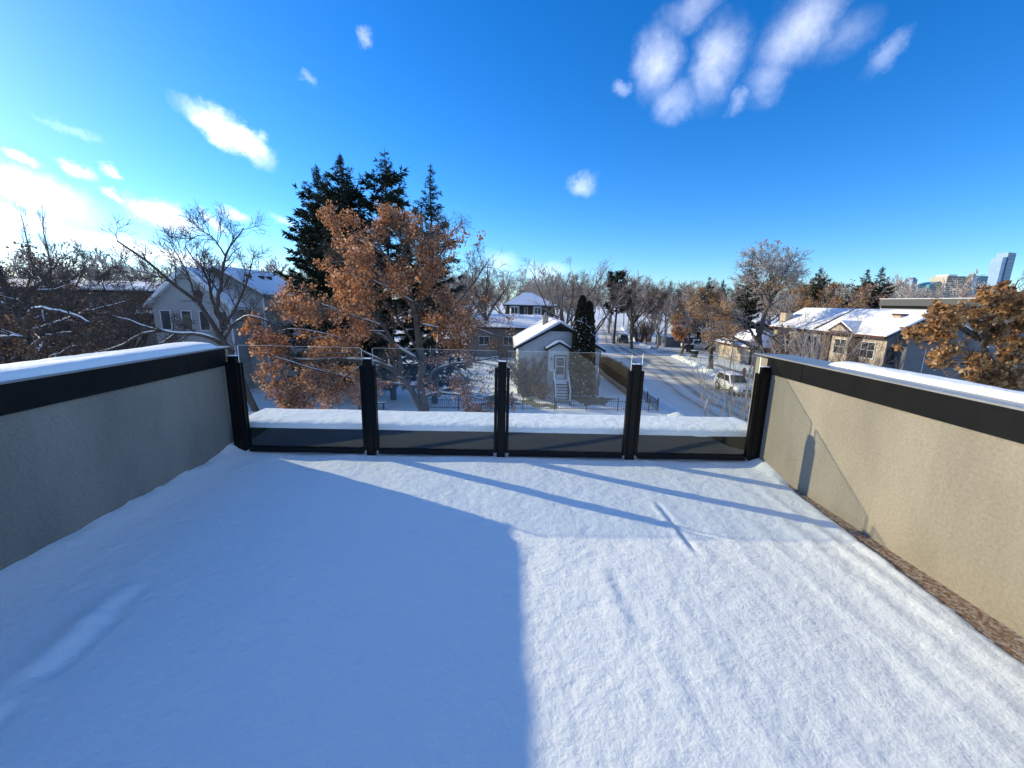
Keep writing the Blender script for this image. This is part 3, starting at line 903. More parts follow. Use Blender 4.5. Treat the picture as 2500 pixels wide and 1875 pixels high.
# --- white stucco bungalow straight ahead
def bungalow():
    t = thing('bungalow', 'small white stucco bungalow with dark trimmed gable and front steps', 'house')
    gable_wall(t, 'y', 0.9, 7.9, 35.0, 45.0, GZ, -2.35, 4.40, -0.36, 'white_stucco')
    r = gable_roof(t, 'y', 4.40, 0.45, 8.35, 35.0, 45.0, -0.14, -2.36, over=0.42, th=0.2, fascia='dark_trim', snow=0.15)
    # attic vent triangle under the peak
    MB().prism([(3.55, 34.93, -0.86), (5.25, 34.93, -0.86), (4.40, 34.93, -0.40)], (0, 0.066, 0)).build('gable_vent', 'dark_trim', t)
    for k in range(3):
        MB().box(4.05 + k * .06, 4.75 - k * .06, 34.915, 34.929, -0.82 + k * .1, -0.77 + k * .1).build('vent_slat', 'black_metal', t)
    ch = MB().box(3.20, 3.72, 38.6, 39.1, -1.4, 0.22).build('chimney', 'brick_pale', t)
    MB().box(3.14, 3.78, 38.54, 39.16, 0.22, 0.34).build('chimney_cap', 'brick_pale', ch)
    MB().cyl((3.46, 38.85, 0.34), (3.46, 38.85, 0.62), 0.11, n=8).build('flue', 'flashing', ch)
    # porch
    po = gable_wall(t, 'y', 3.38, 5.12, 33.9, 34.998, GZ, -2.30, 4.28, -1.80, 'white_stucco', 'porch')
    gable_roof(po, 'y', 4.28, 3.12, 5.42, 33.9, 34.9, -1.64, -2.24, over=0.25, th=0.15, fascia='dark_trim', snow=0.1)
    # storm door
    d = MB().box(3.98, 4.82, 33.86, 33.898, -4.85, -2.85).build('door', 'white_paint', t)
    fr = MB()
    fr.box(3.90, 3.978, 33.84, 33.898, -4.85, -2.77).box(4.822, 4.90, 33.84, 33.898, -4.85, -2.77).box(3.978, 4.822, 33.84, 33.898, -2.848, -2.77)
    fr.build('door_frame', 'dark_trim', d)
    MB().box(4.08, 4.72, 33.85, 33.859, -3.68, -2.98).build('upper_pane', 'window_dim', d)
    MB().box(4.08, 4.72, 33.85, 33.859, -4.40, -3.76).build('lower_pane', 'window_dim', d)
    # half-round light and wreath seen behind the panes
    arc = MB()
    for k in range(8):
        a0 = math.pi * k / 8; a1 = math.pi * (k + 1) / 8
        arc.add([(4.4 + .16 * math.cos(a0), 33.848, -3.38 + .16 * math.sin(a0)), (4.4 + .16 * math.cos(a1), 33.848, -3.38 + .16 * math.sin(a1)),
                 (4.4 + .20 * math.cos(a1), 33.848, -3.38 + .20 * math.sin(a1)), (4.4 + .20 * math.cos(a0), 33.848, -3.38 + .20 * math.sin(a0))], [(0, 1, 2, 3)])
    arc.build('fanlight_trim', 'white_paint', d)
    MB().cyl((4.76, 33.86, -3.85), (4.76, 33.80, -3.85), 0.025).build('handle', 'flashing', d)
    # porch lamp
    lp = MB().cyl((3.66, 33.80, -3.12), (3.66, 33.80, -2.98), 0.07, 0.03, 10).build('porch_lamp', 'dark_trim', t)
    MB().cyl((3.66, 33.80, -3.32), (3.66, 33.80, -3.12), 0.05, 0.07, 10).build('lamp_globe', 'white_paint', lp)
    MB().box(3.64, 3.68, 33.80, 33.9, -3.0, -2.97).build('lamp_bracket', 'dark_trim', lp)
    # steps
    st = MB().box(3.86, 4.98, 33.2, 33.838, -4.99, -4.86).build('landing', 'white_paint', t)
    MB().box(3.84, 5.0, 33.18, 33.83, -4.857, -4.80).build('snow_cover', 'snow_roof', st, bevel=0.02)
    n = 8
    for k in range(n):
        z = -4.86 - (k + 1) * (GZ + 4.86) / -n
        y = 33.2 - (k + 1) * 0.24
        s = MB().box(3.90, 4.94, y, y + 0.26, z - 0.05, z).build('step', 'dark_trim', t)
        MB().box(3.92, 4.92, y + 0.01, y + 0.23, z + 0.003, z + 0.055).build('snow_cover', 'snow_roof', s, bevel=0.02)
    for x in (3.84, 5.0):
        MB().prism([(x - .03, 33.2, -4.99), (x - .03, 31.28, -6.4), (x - .03, 31.0, -6.4), (x - .03, 33.2, -4.75)], (0.06, 0, 0)).build('stringer', 'dark_trim', t)
        rl = MB()
        rl.prism([(x - .05, 33.25, -3.92), (x - .05, 31.35, -5.30), (x - .05, 31.35, -5.40), (x - .05, 33.25, -4.02)], (0.10, 0, 0))
        if x < 4: rl.box(3.42, 3.89, 33.25, 33.35, -4.02, -3.92).box(3.79, 3.89, 33.254, 33.8, -4.018, -3.922)
        rl.build('handrail', 'white_paint', t)
        for yy, zz in ((33.2, -3.95), (31.45, -5.28)):
            MB().box(x - .045, x + .045, yy - .045, yy + .045, zz - 1.05, zz).build('newel_post', 'white_paint', t)
    for k in range(4):
        MB().box(3.46 + k * .1, 3.49 + k * .1, 33.28, 33.31, -4.9, -4.03).build('baluster', 'dark_trim', t)
    # foundation strip and downspout
    MB().box(0.88, 7.92, 34.95, 34.998, GZ, -5.75).build('foundation', 'grey_concrete', t)
    MB().box(7.93, 8.03, 34.88, 34.98, GZ, -2.5).build('downspout', 'dark_trim', t)


bungalow()


# --- two-gabled grey house on the left
def grey_house():
    t = thing('house', 'two storey grey lap sided house with two front gables at left', 'house')
    # front gable block
    gable_wall(t, 'y', -28.3, -22.2, 33.0, 36.0, GZ, 0.85, -25.25, 3.30, 'grey_siding', 'front_wall')
    gable_roof(t, 'y', -25.25, -28.75, -21.75, 33.0, 36.4, 3.55, 0.62, over=0.40, th=0.22, fascia='white_paint', snow=0.10)
    # main block set back
    gable_wall(t, 'y', -28.2, -20.7, 35.0, 42.5, GZ, 1.62, -24.2, 3.6, 'grey_siding', 'main_wall')
    r = gable_roof(t, 'y', -24.2, -28.6, -20.3, 35.0, 42.0, 3.83, 1.58, over=0.55, th=0.24, fascia='taupe_siding', snow=0.10, ze1=1.66)
    # step-down lower roof at the right rear
    MB().box(-20.69, -19.2, 37.0, 43.0, GZ, 0.85).build('side_wing', 'grey_siding', t)
    lr = MB().box(-20.69, -18.9, 36.6, 43.3, 0.85, 1.0).build('wing_roof', 'white_paint', t)
    MB().box(-20.685, -18.95, 36.65, 43.25, 1.003, 1.12).build('snow_cover', 'snow_roof', lr, bevel=0.03)
    for k, y in enumerate((36.3, 38.2, 39.4)):
        v = MB().box(-22.85, -22.45, y, y + 0.42, 3.02, 3.36).build('roof_vent', 'shingle_dark', t, bevel=0.05)
    MB().cyl((-21.6, 41.2, 2.2), (-21.6, 41.2, 2.75), 0.06, n=8).build('vent_pipe', 'shingle_dark', t)
    # round attic vent
    vt = MB().cyl((-24.55, 32.95, 1.55), (-24.55, 32.998, 1.55), 0.34, n=20).build('round_vent', 'dark_trim', t)
    MB().cyl((-24.55, 32.93, 1.55), (-24.55, 32.949, 1.55), 0.26, n=20).build('vent_face', 'shingle_dark', vt)
    for x, gl in ((-27.35, 'window_dim'), (-25.68, 'window_glass'), (-24.28, 'window_glass'), (-22.85, 'window_dim')):
        window(t, 'y', 32.998, x, -0.5, 0.72, 1.45, 'white_paint', gl, fw=0.06)
    window(t, 'y', 34.998, -21.2, -1.2, 0.45, 1.5, 'white_paint', 'window_dim', fw=0.06)
    for x in (-27.2, -25.3, -23.4):
        window(t, 'y', 32.998, x, -4.1, 0.95, 1.5, 'white_paint', 'window_glass', fw=0.07)
    MB().box(-22.19, -22.06, 32.88, 32.996, GZ, 0.75).build('corner_board', 'white_paint', t)
    MB().box(-20.69, -20.58, 34.90, 34.996, GZ, 1.5).build('corner_board', 'white_paint', t)
    window(t, 'y', 36.998, -19.9, -2.0, 0.5, 1.4, 'white_paint', 'window_dim', fw=0.06)


grey_house()


# --- long low dark house at far left, and a snow roofed garage before it
def far_left_houses():
    t = thing('house', 'long low dark house with white low pitched roof at far left', 'house')
    MB().box(-62, -38.5, 46.0, 56.0, GZ, 1.6).build('wall', 'taupe_siding', t)
    rf = MB().prism([(-63, 45.2, 1.55), (-63, 56.5, 1.55), (-63, 56.5, 1.8), (-63, 51, 2.75), (-63, 45.2, 1.8)], (25.5, 0, 0)).build('roof', 'dark_trim', t)
    MB().prism([(-62.95, 45.25, 1.803), (-62.95, 51, 2.755), (-62.95, 56.4, 1.803), (-62.95, 56.4, 1.98), (-62.95, 51, 2.95), (-62.95, 45.25, 1.98)], (25.4, 0, 0)).build('snow_cover', 'snow_roof', rf)
    for x in (-58, -53, -47, -42):
        window(t, 'y', 45.998, x, 0.0, 1.6, 1.1, 'white_paint', 'window_glass', mull=1)
    for x in (-56, -50, -44):
        window(t, 'y', 45.998, x, -3.6, 1.6, 1.1, 'white_paint', 'window_glass', mull=1)
    t = thing('garage', 'brown garage with flat snow covered roof left of the grey house', 'garage')
    MB().box(-38.0, -29.2, 38.0, 45.0, GZ, -0.6).build('wall', 'taupe_siding', t)
    rf = MB().box(-38.4, -28.9, 37.6, 45.3, -0.6, -0.35).build('roof', 'dark_trim', t)
    MB().box(-38.35, -28.95, 37.65, 45.25, -0.347, -0.18).build('snow_cover', 'snow_roof', rf, bevel=0.05)
    window(t, 'y', 37.998, -31.5, -2.0, 1.6, 1.0, 'cream_stucco', 'cream_stucco')  # cream patch painted in for sunlight on the wall; not a window
    window(t, 'y', 37.998, -35.0, -2.0, 1.6, 1.0, 'white_paint', 'window_glass', mull=1)
    MB().box(-34.9, -32.3, 37.95, 37.996, GZ, -4.0).build('garage_door', 'white_paint', t)
    t = thing('shed', 'low backyard shed with snowy lean-to roof behind the left trees', 'shed')
    MB().box(-30.0, -25.5, 26.0, 29.5, GZ, -3.9).build('wall', 'cream_stucco', t)
    rf = MB().prism([(-30.3, 25.7, -3.95), (-30.3, 29.8, -3.3), (-30.3, 29.8, -3.12), (-30.3, 25.7, -3.77)], (5.1, 0, 0)).build('roof', 'dark_trim', t)
    MB().prism([(-30.25, 25.75, -3.76), (-30.25, 29.75, -3.117), (-30.25, 29.75, -2.97), (-30.25, 25.75, -3.61)], (5.0, 0, 0)).build('snow_cover', 'snow_roof', rf)
    MB().box(-28.6, -27.7, 25.95, 25.996, GZ, -4.4).build('door', 'brown_wall', t)


far_left_houses()


# --- hip roofed brown house with white bays, and the wide white roof before it
def centre_back_houses():
    t = thing('house', 'dark brown house with snowy hip roof and two white bay windows', 'house')
    MB().box(-0.4, 8.2, 75, 84, GZ, 0.95).build('wall', 'brown_wall', t)
    hip_roof(t, -1.0, 8.8, 74.3, 84.6, 1.0, 3.25, (2.9, 79.0, 4.2, 79.6), fascia='shingle_dark')
    for x0, x1 in ((0.05, 1.9), (4.3, 6.0)):
        b = MB().prism([(x0, 74.996, -1.3), (x0 + .3, 74.1, -1.3), (x1 - .3, 74.1, -1.3), (x1, 74.996, -1.3)], (0, 0, 2.1)).build('bay_window', 'white_paint', t)
        wd = (x1 - x0 - .6) / 2
        for k in range(2):
            xa = x0 + .3 + k * wd
            MB().box(xa + .07, xa + wd - .07, 74.085, 74.096, -0.45, 0.6).build('pane', 'window_glass', b)
    window(t, 'y', 74.998, 3.1, 0.0, 0.5, 1.1, 'white_paint', 'window_dim')
    t = thing('house', 'low house with one wide snow covered roof slope behind the bungalow', 'house')
    MB().box(-6.0, 5.6, 58.6, 64.5, GZ, -2.25).build('wall', 'taupe_siding', t)
    rf = MB().prism([(-6.5, 58.0, -2.3), (-6.5, 68.2, -0.85), (-6.5, 68.2, -0.62), (-6.5, 58.0, -2.06)], (12.6, 0, 0)).build('roof', 'dark_trim', t)
    MB().prism([(-6.45, 58.05, -2.055), (-6.45, 68.15, -0.617), (-6.45, 68.15, -0.48), (-6.45, 58.05, -1.91)], (12.5, 0, 0)).build('snow_cover', 'snow_roof', rf)
    for x in (1.4, 3.9):
        MB().box(x, x + .4, 66.6, 66.95, -0.85, -0.3).build('roof_vent', 'snow_roof', t, bevel=0.08)
    MB().box(-5.9, 5.5, 64.502, 66.6, GZ, -1.5).build('rear_wall', 'taupe_siding', t)
    for x in (-3.5, 0.0, 4.0):
        window(t, 'y', 58.598, x, -4.0, 1.4, 1.1, 'white_paint', 'window_glass', mull=1)
    # far small gable seen through the trees right of the street
    t = thing('house', 'distant small house with blue shaded snowy gable roof among bare trees', 'house')
    gable_wall(t, 'y', 46.5, 52.5, 110, 118, GZ, -0.6, 49.5, 1.9, 'grey_wall')
    gable_roof(t, 'y', 49.5, 46.1, 52.9, 110, 118, 2.1, -0.7, over=0.4, fascia='dark_trim', snow=0.15)
    window(t, 'y', 109.998, 49.5, -2.3, 1.4, 1.2)


centre_back_houses()


# --- houses along the far side of the street
def street_houses():
    t = thing('house', 'two storey cream stucco house with maroon trim and snowy roof at right', 'house')
    X0, X1, Y0, Y1 = 30.0, 37.0, 32.0, 46.0
    gable_wall(t, 'y', X0, X1, Y0, Y1, GZ, -0.62, 33.5, 1.30, 'cream_stucco')
    rf = gable_roof(t, 'y', 33.5, X0 - 0.45, X1 + 0.45, Y0, Y1, 1.52, -0.52, over=0.35, th=0.16, fascia='dark_trim', snow=0.12)
    MB().box(X0 - 0.50, X0 - 0.452, Y0 - 0.3, Y1 + 0.3, -0.70, -0.50).build('eave_board', 'maroon_trim', t)
    # grey siding on the shaded end wall, chase and downspout
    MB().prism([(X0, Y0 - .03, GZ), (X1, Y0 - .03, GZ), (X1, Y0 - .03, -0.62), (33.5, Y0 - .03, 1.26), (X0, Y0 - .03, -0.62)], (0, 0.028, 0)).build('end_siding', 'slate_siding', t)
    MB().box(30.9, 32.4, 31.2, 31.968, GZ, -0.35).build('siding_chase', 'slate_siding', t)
    ds = MB().box(33.0, 33.12, 31.84, 31.966, -4.2, -1.35).build('downspout', 'white_paint', t)
    MB().box(32.42, 33.0, 31.84, 31.964, -4.2, -4.08).build('elbow', 'white_paint', ds)
    window(t, 'y', 31.966, 30.45, -2.0, 0.5, 1.2, 'dark_trim', 'window_glass', fw=0.06)
    window(t, 'y', 31.966, 34.6, -2.0, 1.3, 1.2, 'dark_trim', 'window_glass', mull=1)
    for y in (43.8, 40.0, 36.5, 33.6):
        window(t, 'x', X0 - 0.002, y, -1.75, 1.25, 1.25, 'white_paint', 'window_glass', mull=1, hmull=1)
    for y in (44.2, 40.2, 36.4, 33.4):
        window(t, 'x', X0 - 0.002, y, -4.7, 1.5, 1.2, 'white_paint', 'window_glass', mull=1)
    # brick piers between the window bays
    for y in (38.2, 34.9):
        MB().box(X0 - 0.12, X0 - 0.003, y - .6, y + .6, GZ, -0.75).build('brick_pier', 'brown_wall', t)
    # small pediment over the entrance
    pd = MB().prism([(29.42, 37.6, -0.42), (29.42, 34.8, -0.42), (29.42, 36.2, 0.42)], (1.3, 0, 0)).build('pediment', 'maroon_trim', t)
    MB().prism([(29.40, 37.15, -0.36), (29.40, 35.25, -0.36), (29.40, 36.2, 0.22)], (0.018, 0, 0)).build('pediment_face', 'cream_stucco', pd)
    MB().prism([(29.45, 37.65, -0.40), (29.45, 36.2, 0.46), (29.45, 34.75, -0.40), (29.45, 34.75, -0.28), (29.45, 36.2, 0.58), (29.45, 37.65, -0.28)], (2.4, 0, 0)).build('snow_cover', 'snow_roof', pd)
    # dark parting wall across the slope
    MB().prism([(29.6, 39.3, -0.52), (33.5, 39.3, 1.55), (33.5, 39.3, 1.78), (29.6, 39.3, -0.28)], (0, 0.16, 0)).build('parting_ridge', 'shingle_dark', t)
    c1 = MB().box(30.4, 31.2, 45.0, 45.9, -0.9, 1.05).build('chimney', 'cream_stucco', t)
    MB().box(30.34, 31.26, 44.94, 45.96, 1.05, 1.2).build('chimney_cap', 'maroon_trim', c1)
    c2 = MB().box(32.0, 32.75, 33.4, 34.1, -0.3, 1.15).build('chimney', 'cream_stucco', t)
    MB().box(31.94, 32.81, 33.34, 34.16, 1.15, 1.28).build('chimney_cap', 'maroon_trim', c2)
    for y, x in ((43.2, 32.0), (41.9, 31.4)):
        MB().box(x, x + .3, y, y + .3, 0.0, 0.95 if x > 31.5 else 0.65).build('roof_vent', 'shingle_dark', t, bevel=0.04)

    t = thing('garage', 'cream bungalow garage with snowy hip roof behind the boulevard tree', 'garage')
    MB().box(33.6, 40.0, 56.0, 64.5, GZ, -3.95).build('wall', 'cream_stucco', t)
    hip_roof(t, 33.0, 40.5, 55.4, 65.1, -3.92, -1.75, (36.6, 58.6, 36.6, 61.5), fascia='maroon_trim')
    MB().box(33.62, 39.98, 55.965, 55.997, GZ, -4.05).build('shade_tinted_end', 'brown_wall', t)  # brown panel puts the shade of this end into its colour
    window(t, 'y', 55.962, 34.5, -4.95, 0.9, 1.2, 'white_paint', 'window_glass', hmull=2)
    window(t, 'y', 55.962, 37.2, -4.95, 1.2, 1.1, 'white_paint', 'window_glass', hmull=1)
    for y in (58.0, 60.4, 62.8):
        MB().box(33.55, 33.597, y, y + .06, GZ, -4.1).build('wall_joint', 'brick_pale', t)
    MB().box(33.5, 33.596, 56.0, 64.5, GZ, -6.1).build('foundation', 'grey_concrete', t)

    t = thing('house', 'pale pink walled house with snowy roof behind the cream garage', 'house')
    gable_wall(t, 'y', 37.5, 45.0, 67.0, 78.0, GZ, -2.9, 41.2, -0.9, 'cream_stucco')
    gable_roof(t, 'y', 41.2, 37.1, 45.4, 67.0, 78.0, -0.7, -3.0, over=0.4, fascia='maroon_trim', snow=0.13)
    window(t, 'y', 66.998, 39.5, -4.5, 1.3, 1.2)
    window(t, 'x', 37.498, 71.0, -4.5, 1.3, 1.2)

    t = thing('building', 'large flat roofed pale grey building with dark band behind the cream house', 'building')
    MB().box(42.0, 58.0, 34.6, 46.5, GZ, 2.05).build('wall', 'grey_wall', t)
    MB().box(41.9, 58.1, 34.5, 46.6, 2.05, 2.75).build('roof_band', 'dark_band', t)
    cp = MB().box(41.86, 58.14, 34.46, 46.64, 2.75, 2.83).build('coping', 'white_paint', t)
    MB().box(41.97, 41.998, 34.7, 46.4, 1.75, 2.046).build('painted_shadow_strip', 'black_metal', t)  # black strip stands in for a shaded gap; nothing is recessed
    MB().box(42.1, 57.9, 34.55, 34.598, GZ, 1.9).build('shade_tinted_face', 'slate_siding', t)  # darker cladding colour carries the shade on this side
    for y in (37.5, 41.0, 44.0):
        window(t, 'x', 41.998, y, -1.5, 1.6, 1.2, 'dark_trim', 'window_glass')

    t = thing('deck_platform', 'dark timber porch deck with railing below the orange oak at far right', 'porch')
    MB().box(22.0, 27.5, 17.5, 20.5, GZ + 1.2, GZ + 1.35).build('platform', 'slate_siding', t)
    for x in (22.1, 24.7, 27.3):
        MB().box(x - .06, x + .06, 17.5, 17.62, GZ, GZ + 2.4).build('post', 'dark_trim', t)
    MB().box(22.0, 27.5, 17.46, 17.497, GZ + 2.28, GZ + 2.40).build('rail', 'dark_trim', t)
    MB().box(22.0, 27.5, 17.3, 17.456, GZ + 2.405, GZ + 2.47).build('snow', 'snow_roof', t)
    for k in range(26):
        MB().box(22.2 + k * .2, 22.24 + k * .2, 17.5, 17.54, GZ + 1.36, GZ + 2.27).build('baluster', 'dark_trim', t)


street_houses()


# --- downtown towers on the horizon
def towers():
    def floors(t, x0, x1, y, z0, z1, n, m):
        mb = MB()
        for k in range(n):
            z = z0 + (z1 - z0) * (k + .5) / n
            mb.box(x0, x1, y - 1.2, y - 0.05, z, z + (z1 - z0) / n * .45)
        mb.build('window_band', m, t)
    t = thing('office_tower', 'tall slim blue glass tower with slanted top at the far right horizon', 'tower')
    MB().prism([(2935, 2500, GZ), (3010, 2500, GZ), (3010, 2500, 352), (2962, 2500, 356), (2962, 2500, 330), (2935, 2500, 326)], (0, 60, 0)).build('shaft', 'tower_glass', t)
    MB().box(2960, 2964, 2495, 2499.9, GZ, 355).build('fin', 'tower_dark', t)
    floors(t, 2966, 3008, 2499.9, 60, 350, 36, 'tower_dark')
    t = thing('office_tower', 'broad beige stone office block on the right horizon', 'tower')
    MB().box(1577, 1640, 1500, 1560, GZ, 128).build('shaft', 'tower_stone', t)
    MB().box(1586, 1618, 1506, 1550, 128.05, 134).build('penthouse', 'white_paint', t)
    floors(t, 1578, 1639, 1499.95, 40, 126, 12, 'dark_band')
    MB().box(1640.05, 1664, 1503, 1558, GZ, 126).build('side_block', 'dark_band', t)
    t = thing('office_tower', 'teal glass office block right of the beige block', 'tower')
    MB().box(1665, 1725, 1500, 1560, GZ, 131).build('shaft', 'tower_teal', t)
    MB().box(1662, 1680, 1494, 1499.9, GZ, 128).build('corner_bay', 'tower_glass', t)
    floors(t, 1682, 1724, 1499.95, 40, 128, 14, 'tower_dark')
    t = thing('office_tower', 'low green glass block with curved roof left of the beige block', 'tower')
    prof = [(1538, 0), (1582, 0)] + [(1582 - 44 * k / 8, 98 + 12 * math.sin(math.pi / 2 * (1 - k / 8))) for k in range(9)]
    MB().prism([(x, 1520, z + GZ if z == 0 else z) for x, z in prof], (0, 50, 0)).build('shaft', 'tower_teal', t)
    floors(t, 1542, 1578, 1519.95, 30, 96, 10, 'tower_dark')
    t = thing('office_tower', 'small slim dark tower alone on the horizon left of downtown', 'tower')
    MB().box(1502, 1520, 1550, 1570, GZ, 118).build('shaft', 'tower_glass', t)
    MB().box(1506, 1516, 1553, 1567, 118.05, 124).build('penthouse', 'tower_dark', t)
    floors(t, 1503, 1519, 1549.95, 30, 116, 14, 'tower_dark')
    t = thing('office_tower', 'low white block just left of the tall blue tower', 'tower')
    MB().box(1735, 1790, 1500, 1540, GZ, 95).build('shaft', 'white_paint', t)
    floors(t, 1736, 1789, 1499.95, 30, 92, 8, 'tower_glass')


towers()


# ================================================================== TREES
def tubes(P, R_, sides):
    """P (B,N,3) polylines, R_ (B,N) radii -> verts, quads"""
    B, N_, _ = P.shape
    T = np.gradient(P, axis=1)
    T /= np.linalg.norm(T, axis=2, keepdims=True) + 1e-9
    ref = np.where(np.abs(T[:, :1, 2:3]) < 0.8, np.array([0, 0, 1.0]), np.array([1.0, 0, 0]))
    A = np.cross(T, np.broadcast_to(ref, T.shape)); A /= np.linalg.norm(A, axis=2, keepdims=True) + 1e-9
    Bv = np.cross(T, A)
    th = np.linspace(0, 2 * math.pi, sides, endpoint=False)
    V = P[:, :, None] + R_[:, :, None, None] * (A[:, :, None] * np.cos(th)[None, None, :, None] + Bv[:, :, None] * np.sin(th)[None, None, :, None])
    idx = np.arange(B * N_ * sides).reshape(B, N_, sides)
    nxt = np.roll(idx, -1, axis=2)
    q = np.stack([idx[:, :-1], nxt[:, :-1], nxt[:, 1:], idx[:, 1:]], -1).reshape(-1, 4)
    return V.reshape(-1, 3), q


def ribbons(P, R_, seed=1):
    """the finest twigs: flat tapering strips turned every which way"""
    B, N_, _ = P.shape
    T = P[:, -1] - P[:, 0]; T /= np.linalg.norm(T, axis=1, keepdims=True) + 1e-9
    A = np.cross(T, np.random.default_rng(seed).normal(size=(B, 3))); A /= np.linalg.norm(A, axis=1, keepdims=True) + 1e-9
    W = A[:, None] * R_[:, :, None] * 1.25
    V = np.stack([P - W, P + W], 2)
    i = np.arange(B * N_ * 2).reshape(B, N_, 2)
    q = np.stack([i[:, :-1, 0], i[:, :-1, 1], i[:, 1:, 1], i[:, 1:, 0]], -1).reshape(-1, 4)
    return V.reshape(-1, 3), q


def resample(pts, n):
    """smooth polyline through pts with n points"""
    p = np.array(pts, float)
    d = np.r_[0, np.cumsum(np.linalg.norm(np.diff(p, axis=0), axis=1))]
    s = np.linspace(0, d[-1], n)
    q = np.stack([np.interp(s, d, p[:, k]) for k in range(3)], -1)
    for _ in range(2):
        q[1:-1] = (q[:-2] + 2 * q[1:-1] + q[2:]) / 4
    return q


def grow(rng, P, R_, k, t0, t1, ang, length, nseg, wob, trop, rr, rmin, rend=0.35, flat=0.0, lrand=(0.6, 1.1), tl=0.5):
    """k children on each parent polyline"""
    B, N_, _ = P.shape
    t = t0 + (t1 - t0) * (np.arange(k)[None] + rng.random((B, k))) / k
    f = t * (N_ - 1); i = np.clip(f.astype(int), 0, N_ - 2); w = (f - i)[..., None]
    b = np.arange(B)[:, None]
    p = P[b, i] * (1 - w) + P[b, i + 1] * w
    tan = P[b, i + 1] - P[b, i]; tan /= np.linalg.norm(tan, axis=-1, keepdims=True) + 1e-9
    r = R_[b, i] * (1 - w[..., 0]) + R_[b, i + 1] * w[..., 0]
    rnd = rng.normal(size=p.shape); rnd[..., 2] *= (1 - flat)
    perp = rnd - tan * (rnd * tan).sum(-1, keepdims=True); perp /= np.linalg.norm(perp, axis=-1, keepdims=True) + 1e-9
    a = rng.uniform(ang[0], ang[1], t.shape)[..., None]
    d = tan * np.cos(a) + perp * np.sin(a)
    L = np.broadcast_to(np.asarray(length, float).reshape(-1, 1) if np.ndim(length) else length, t.shape) * rng.uniform(*lrand, t.shape) * (1 - tl * t)
    p = p.reshape(-1, 3); d = d.reshape(-1, 3); L = L.reshape(-1); r0 = np.maximum(r.reshape(-1) * rr, rmin)
    out = [p]
    for s in range(nseg):
        d = d + rng.normal(size=d.shape) * wob + np.array([0, 0, trop])
        d /= np.linalg.norm(d, axis=1, keepdims=True)
        out.append(out[-1] + d * (L / nseg)[:, None])
    Q = np.stack(out, 1)
    RR = r0[:, None] * (1 - (1 - rend) * np.linspace(0, 1, nseg + 1))[None]
    return Q, np.maximum(RR, rmin * .6), L


def leaves(rng, P, per, size, droop=0.5, spread=0.12, t0=0.2):
    B, N_, _ = P.shape
    t = t0 + (1 - t0) * rng.random((B, per)); f = t * (N_ - 1); i = np.clip(f.astype(int), 0, N_ - 2); w = (f - i)[..., None]
    b = np.arange(B)[:, None]
    p = (P[b, i] * (1 - w) + P[b, i + 1] * w).reshape(-1, 3)
    n = len(p)
    p = p + rng.normal(size=(n, 3)) * spread
    d = rng.normal(size=(n, 3)); d[:, 2] -= droop * 2; d /= np.linalg.norm(d, axis=1, keepdims=True)
    s = np.cross(d, rng.normal(size=(n, 3))); s /= np.linalg.norm(s, axis=1, keepdims=True) + 1e-9
    u = np.cross(d, s)
    L = size * rng.uniform(0.6, 1.3, n)[:, None]; W = L * rng.uniform(0.28, 0.5, n)[:, None]
    v = np.stack([p, p + d * L * .5 + s * W + u * W * .4, p + d * L, p + d * L * .55 - s * W + u * W * .4], 1).reshape(-1, 3)
    return v, np.arange(n * 4).reshape(-1, 4)


def branch_snow(P, R_, k=0.8):
    """rounded snow resting on the upper side of the flatter branches"""
    T = np.gradient(P, axis=1); T /= np.linalg.norm(T, axis=2, keepdims=True) + 1e-9
    hor = np.sqrt(np.clip(1 - T[..., 2] ** 2, 0, 1))
    f = np.clip((hor - 0.55) * 3.0, 0, 1)
    f[:, 0] *= 0.3; f[:, -1] *= 0.2
    Q = P.copy(); Q[..., 2] += R_ * 0.75 * f
    return Q, R_ * k * f + 0.0005


def tree_parts(name, root, trunk_parts, crown_parts, bark, twig, leaf_parts=None, leaf_m=None, snow_parts=None):
    if trunk_parts:
        v, q = merge(trunk_parts); obj('trunk', np_mesh(name + '_trunk', v, q, bark), root)
    if crown_parts:
        v, q = merge(crown_parts); cr = obj('crown', np_mesh(name + '_crown', v, q, twig), root)
        if leaf_parts:
            v, q = merge(leaf_parts); obj('leaves', np_mesh(name + '_leaves', v, q, leaf_m, smooth=False), cr)
    if snow_parts:
        v, q = merge(snow_parts); obj('snow', np_mesh(name + '_snow', v, q, 'snow_branch'), root)


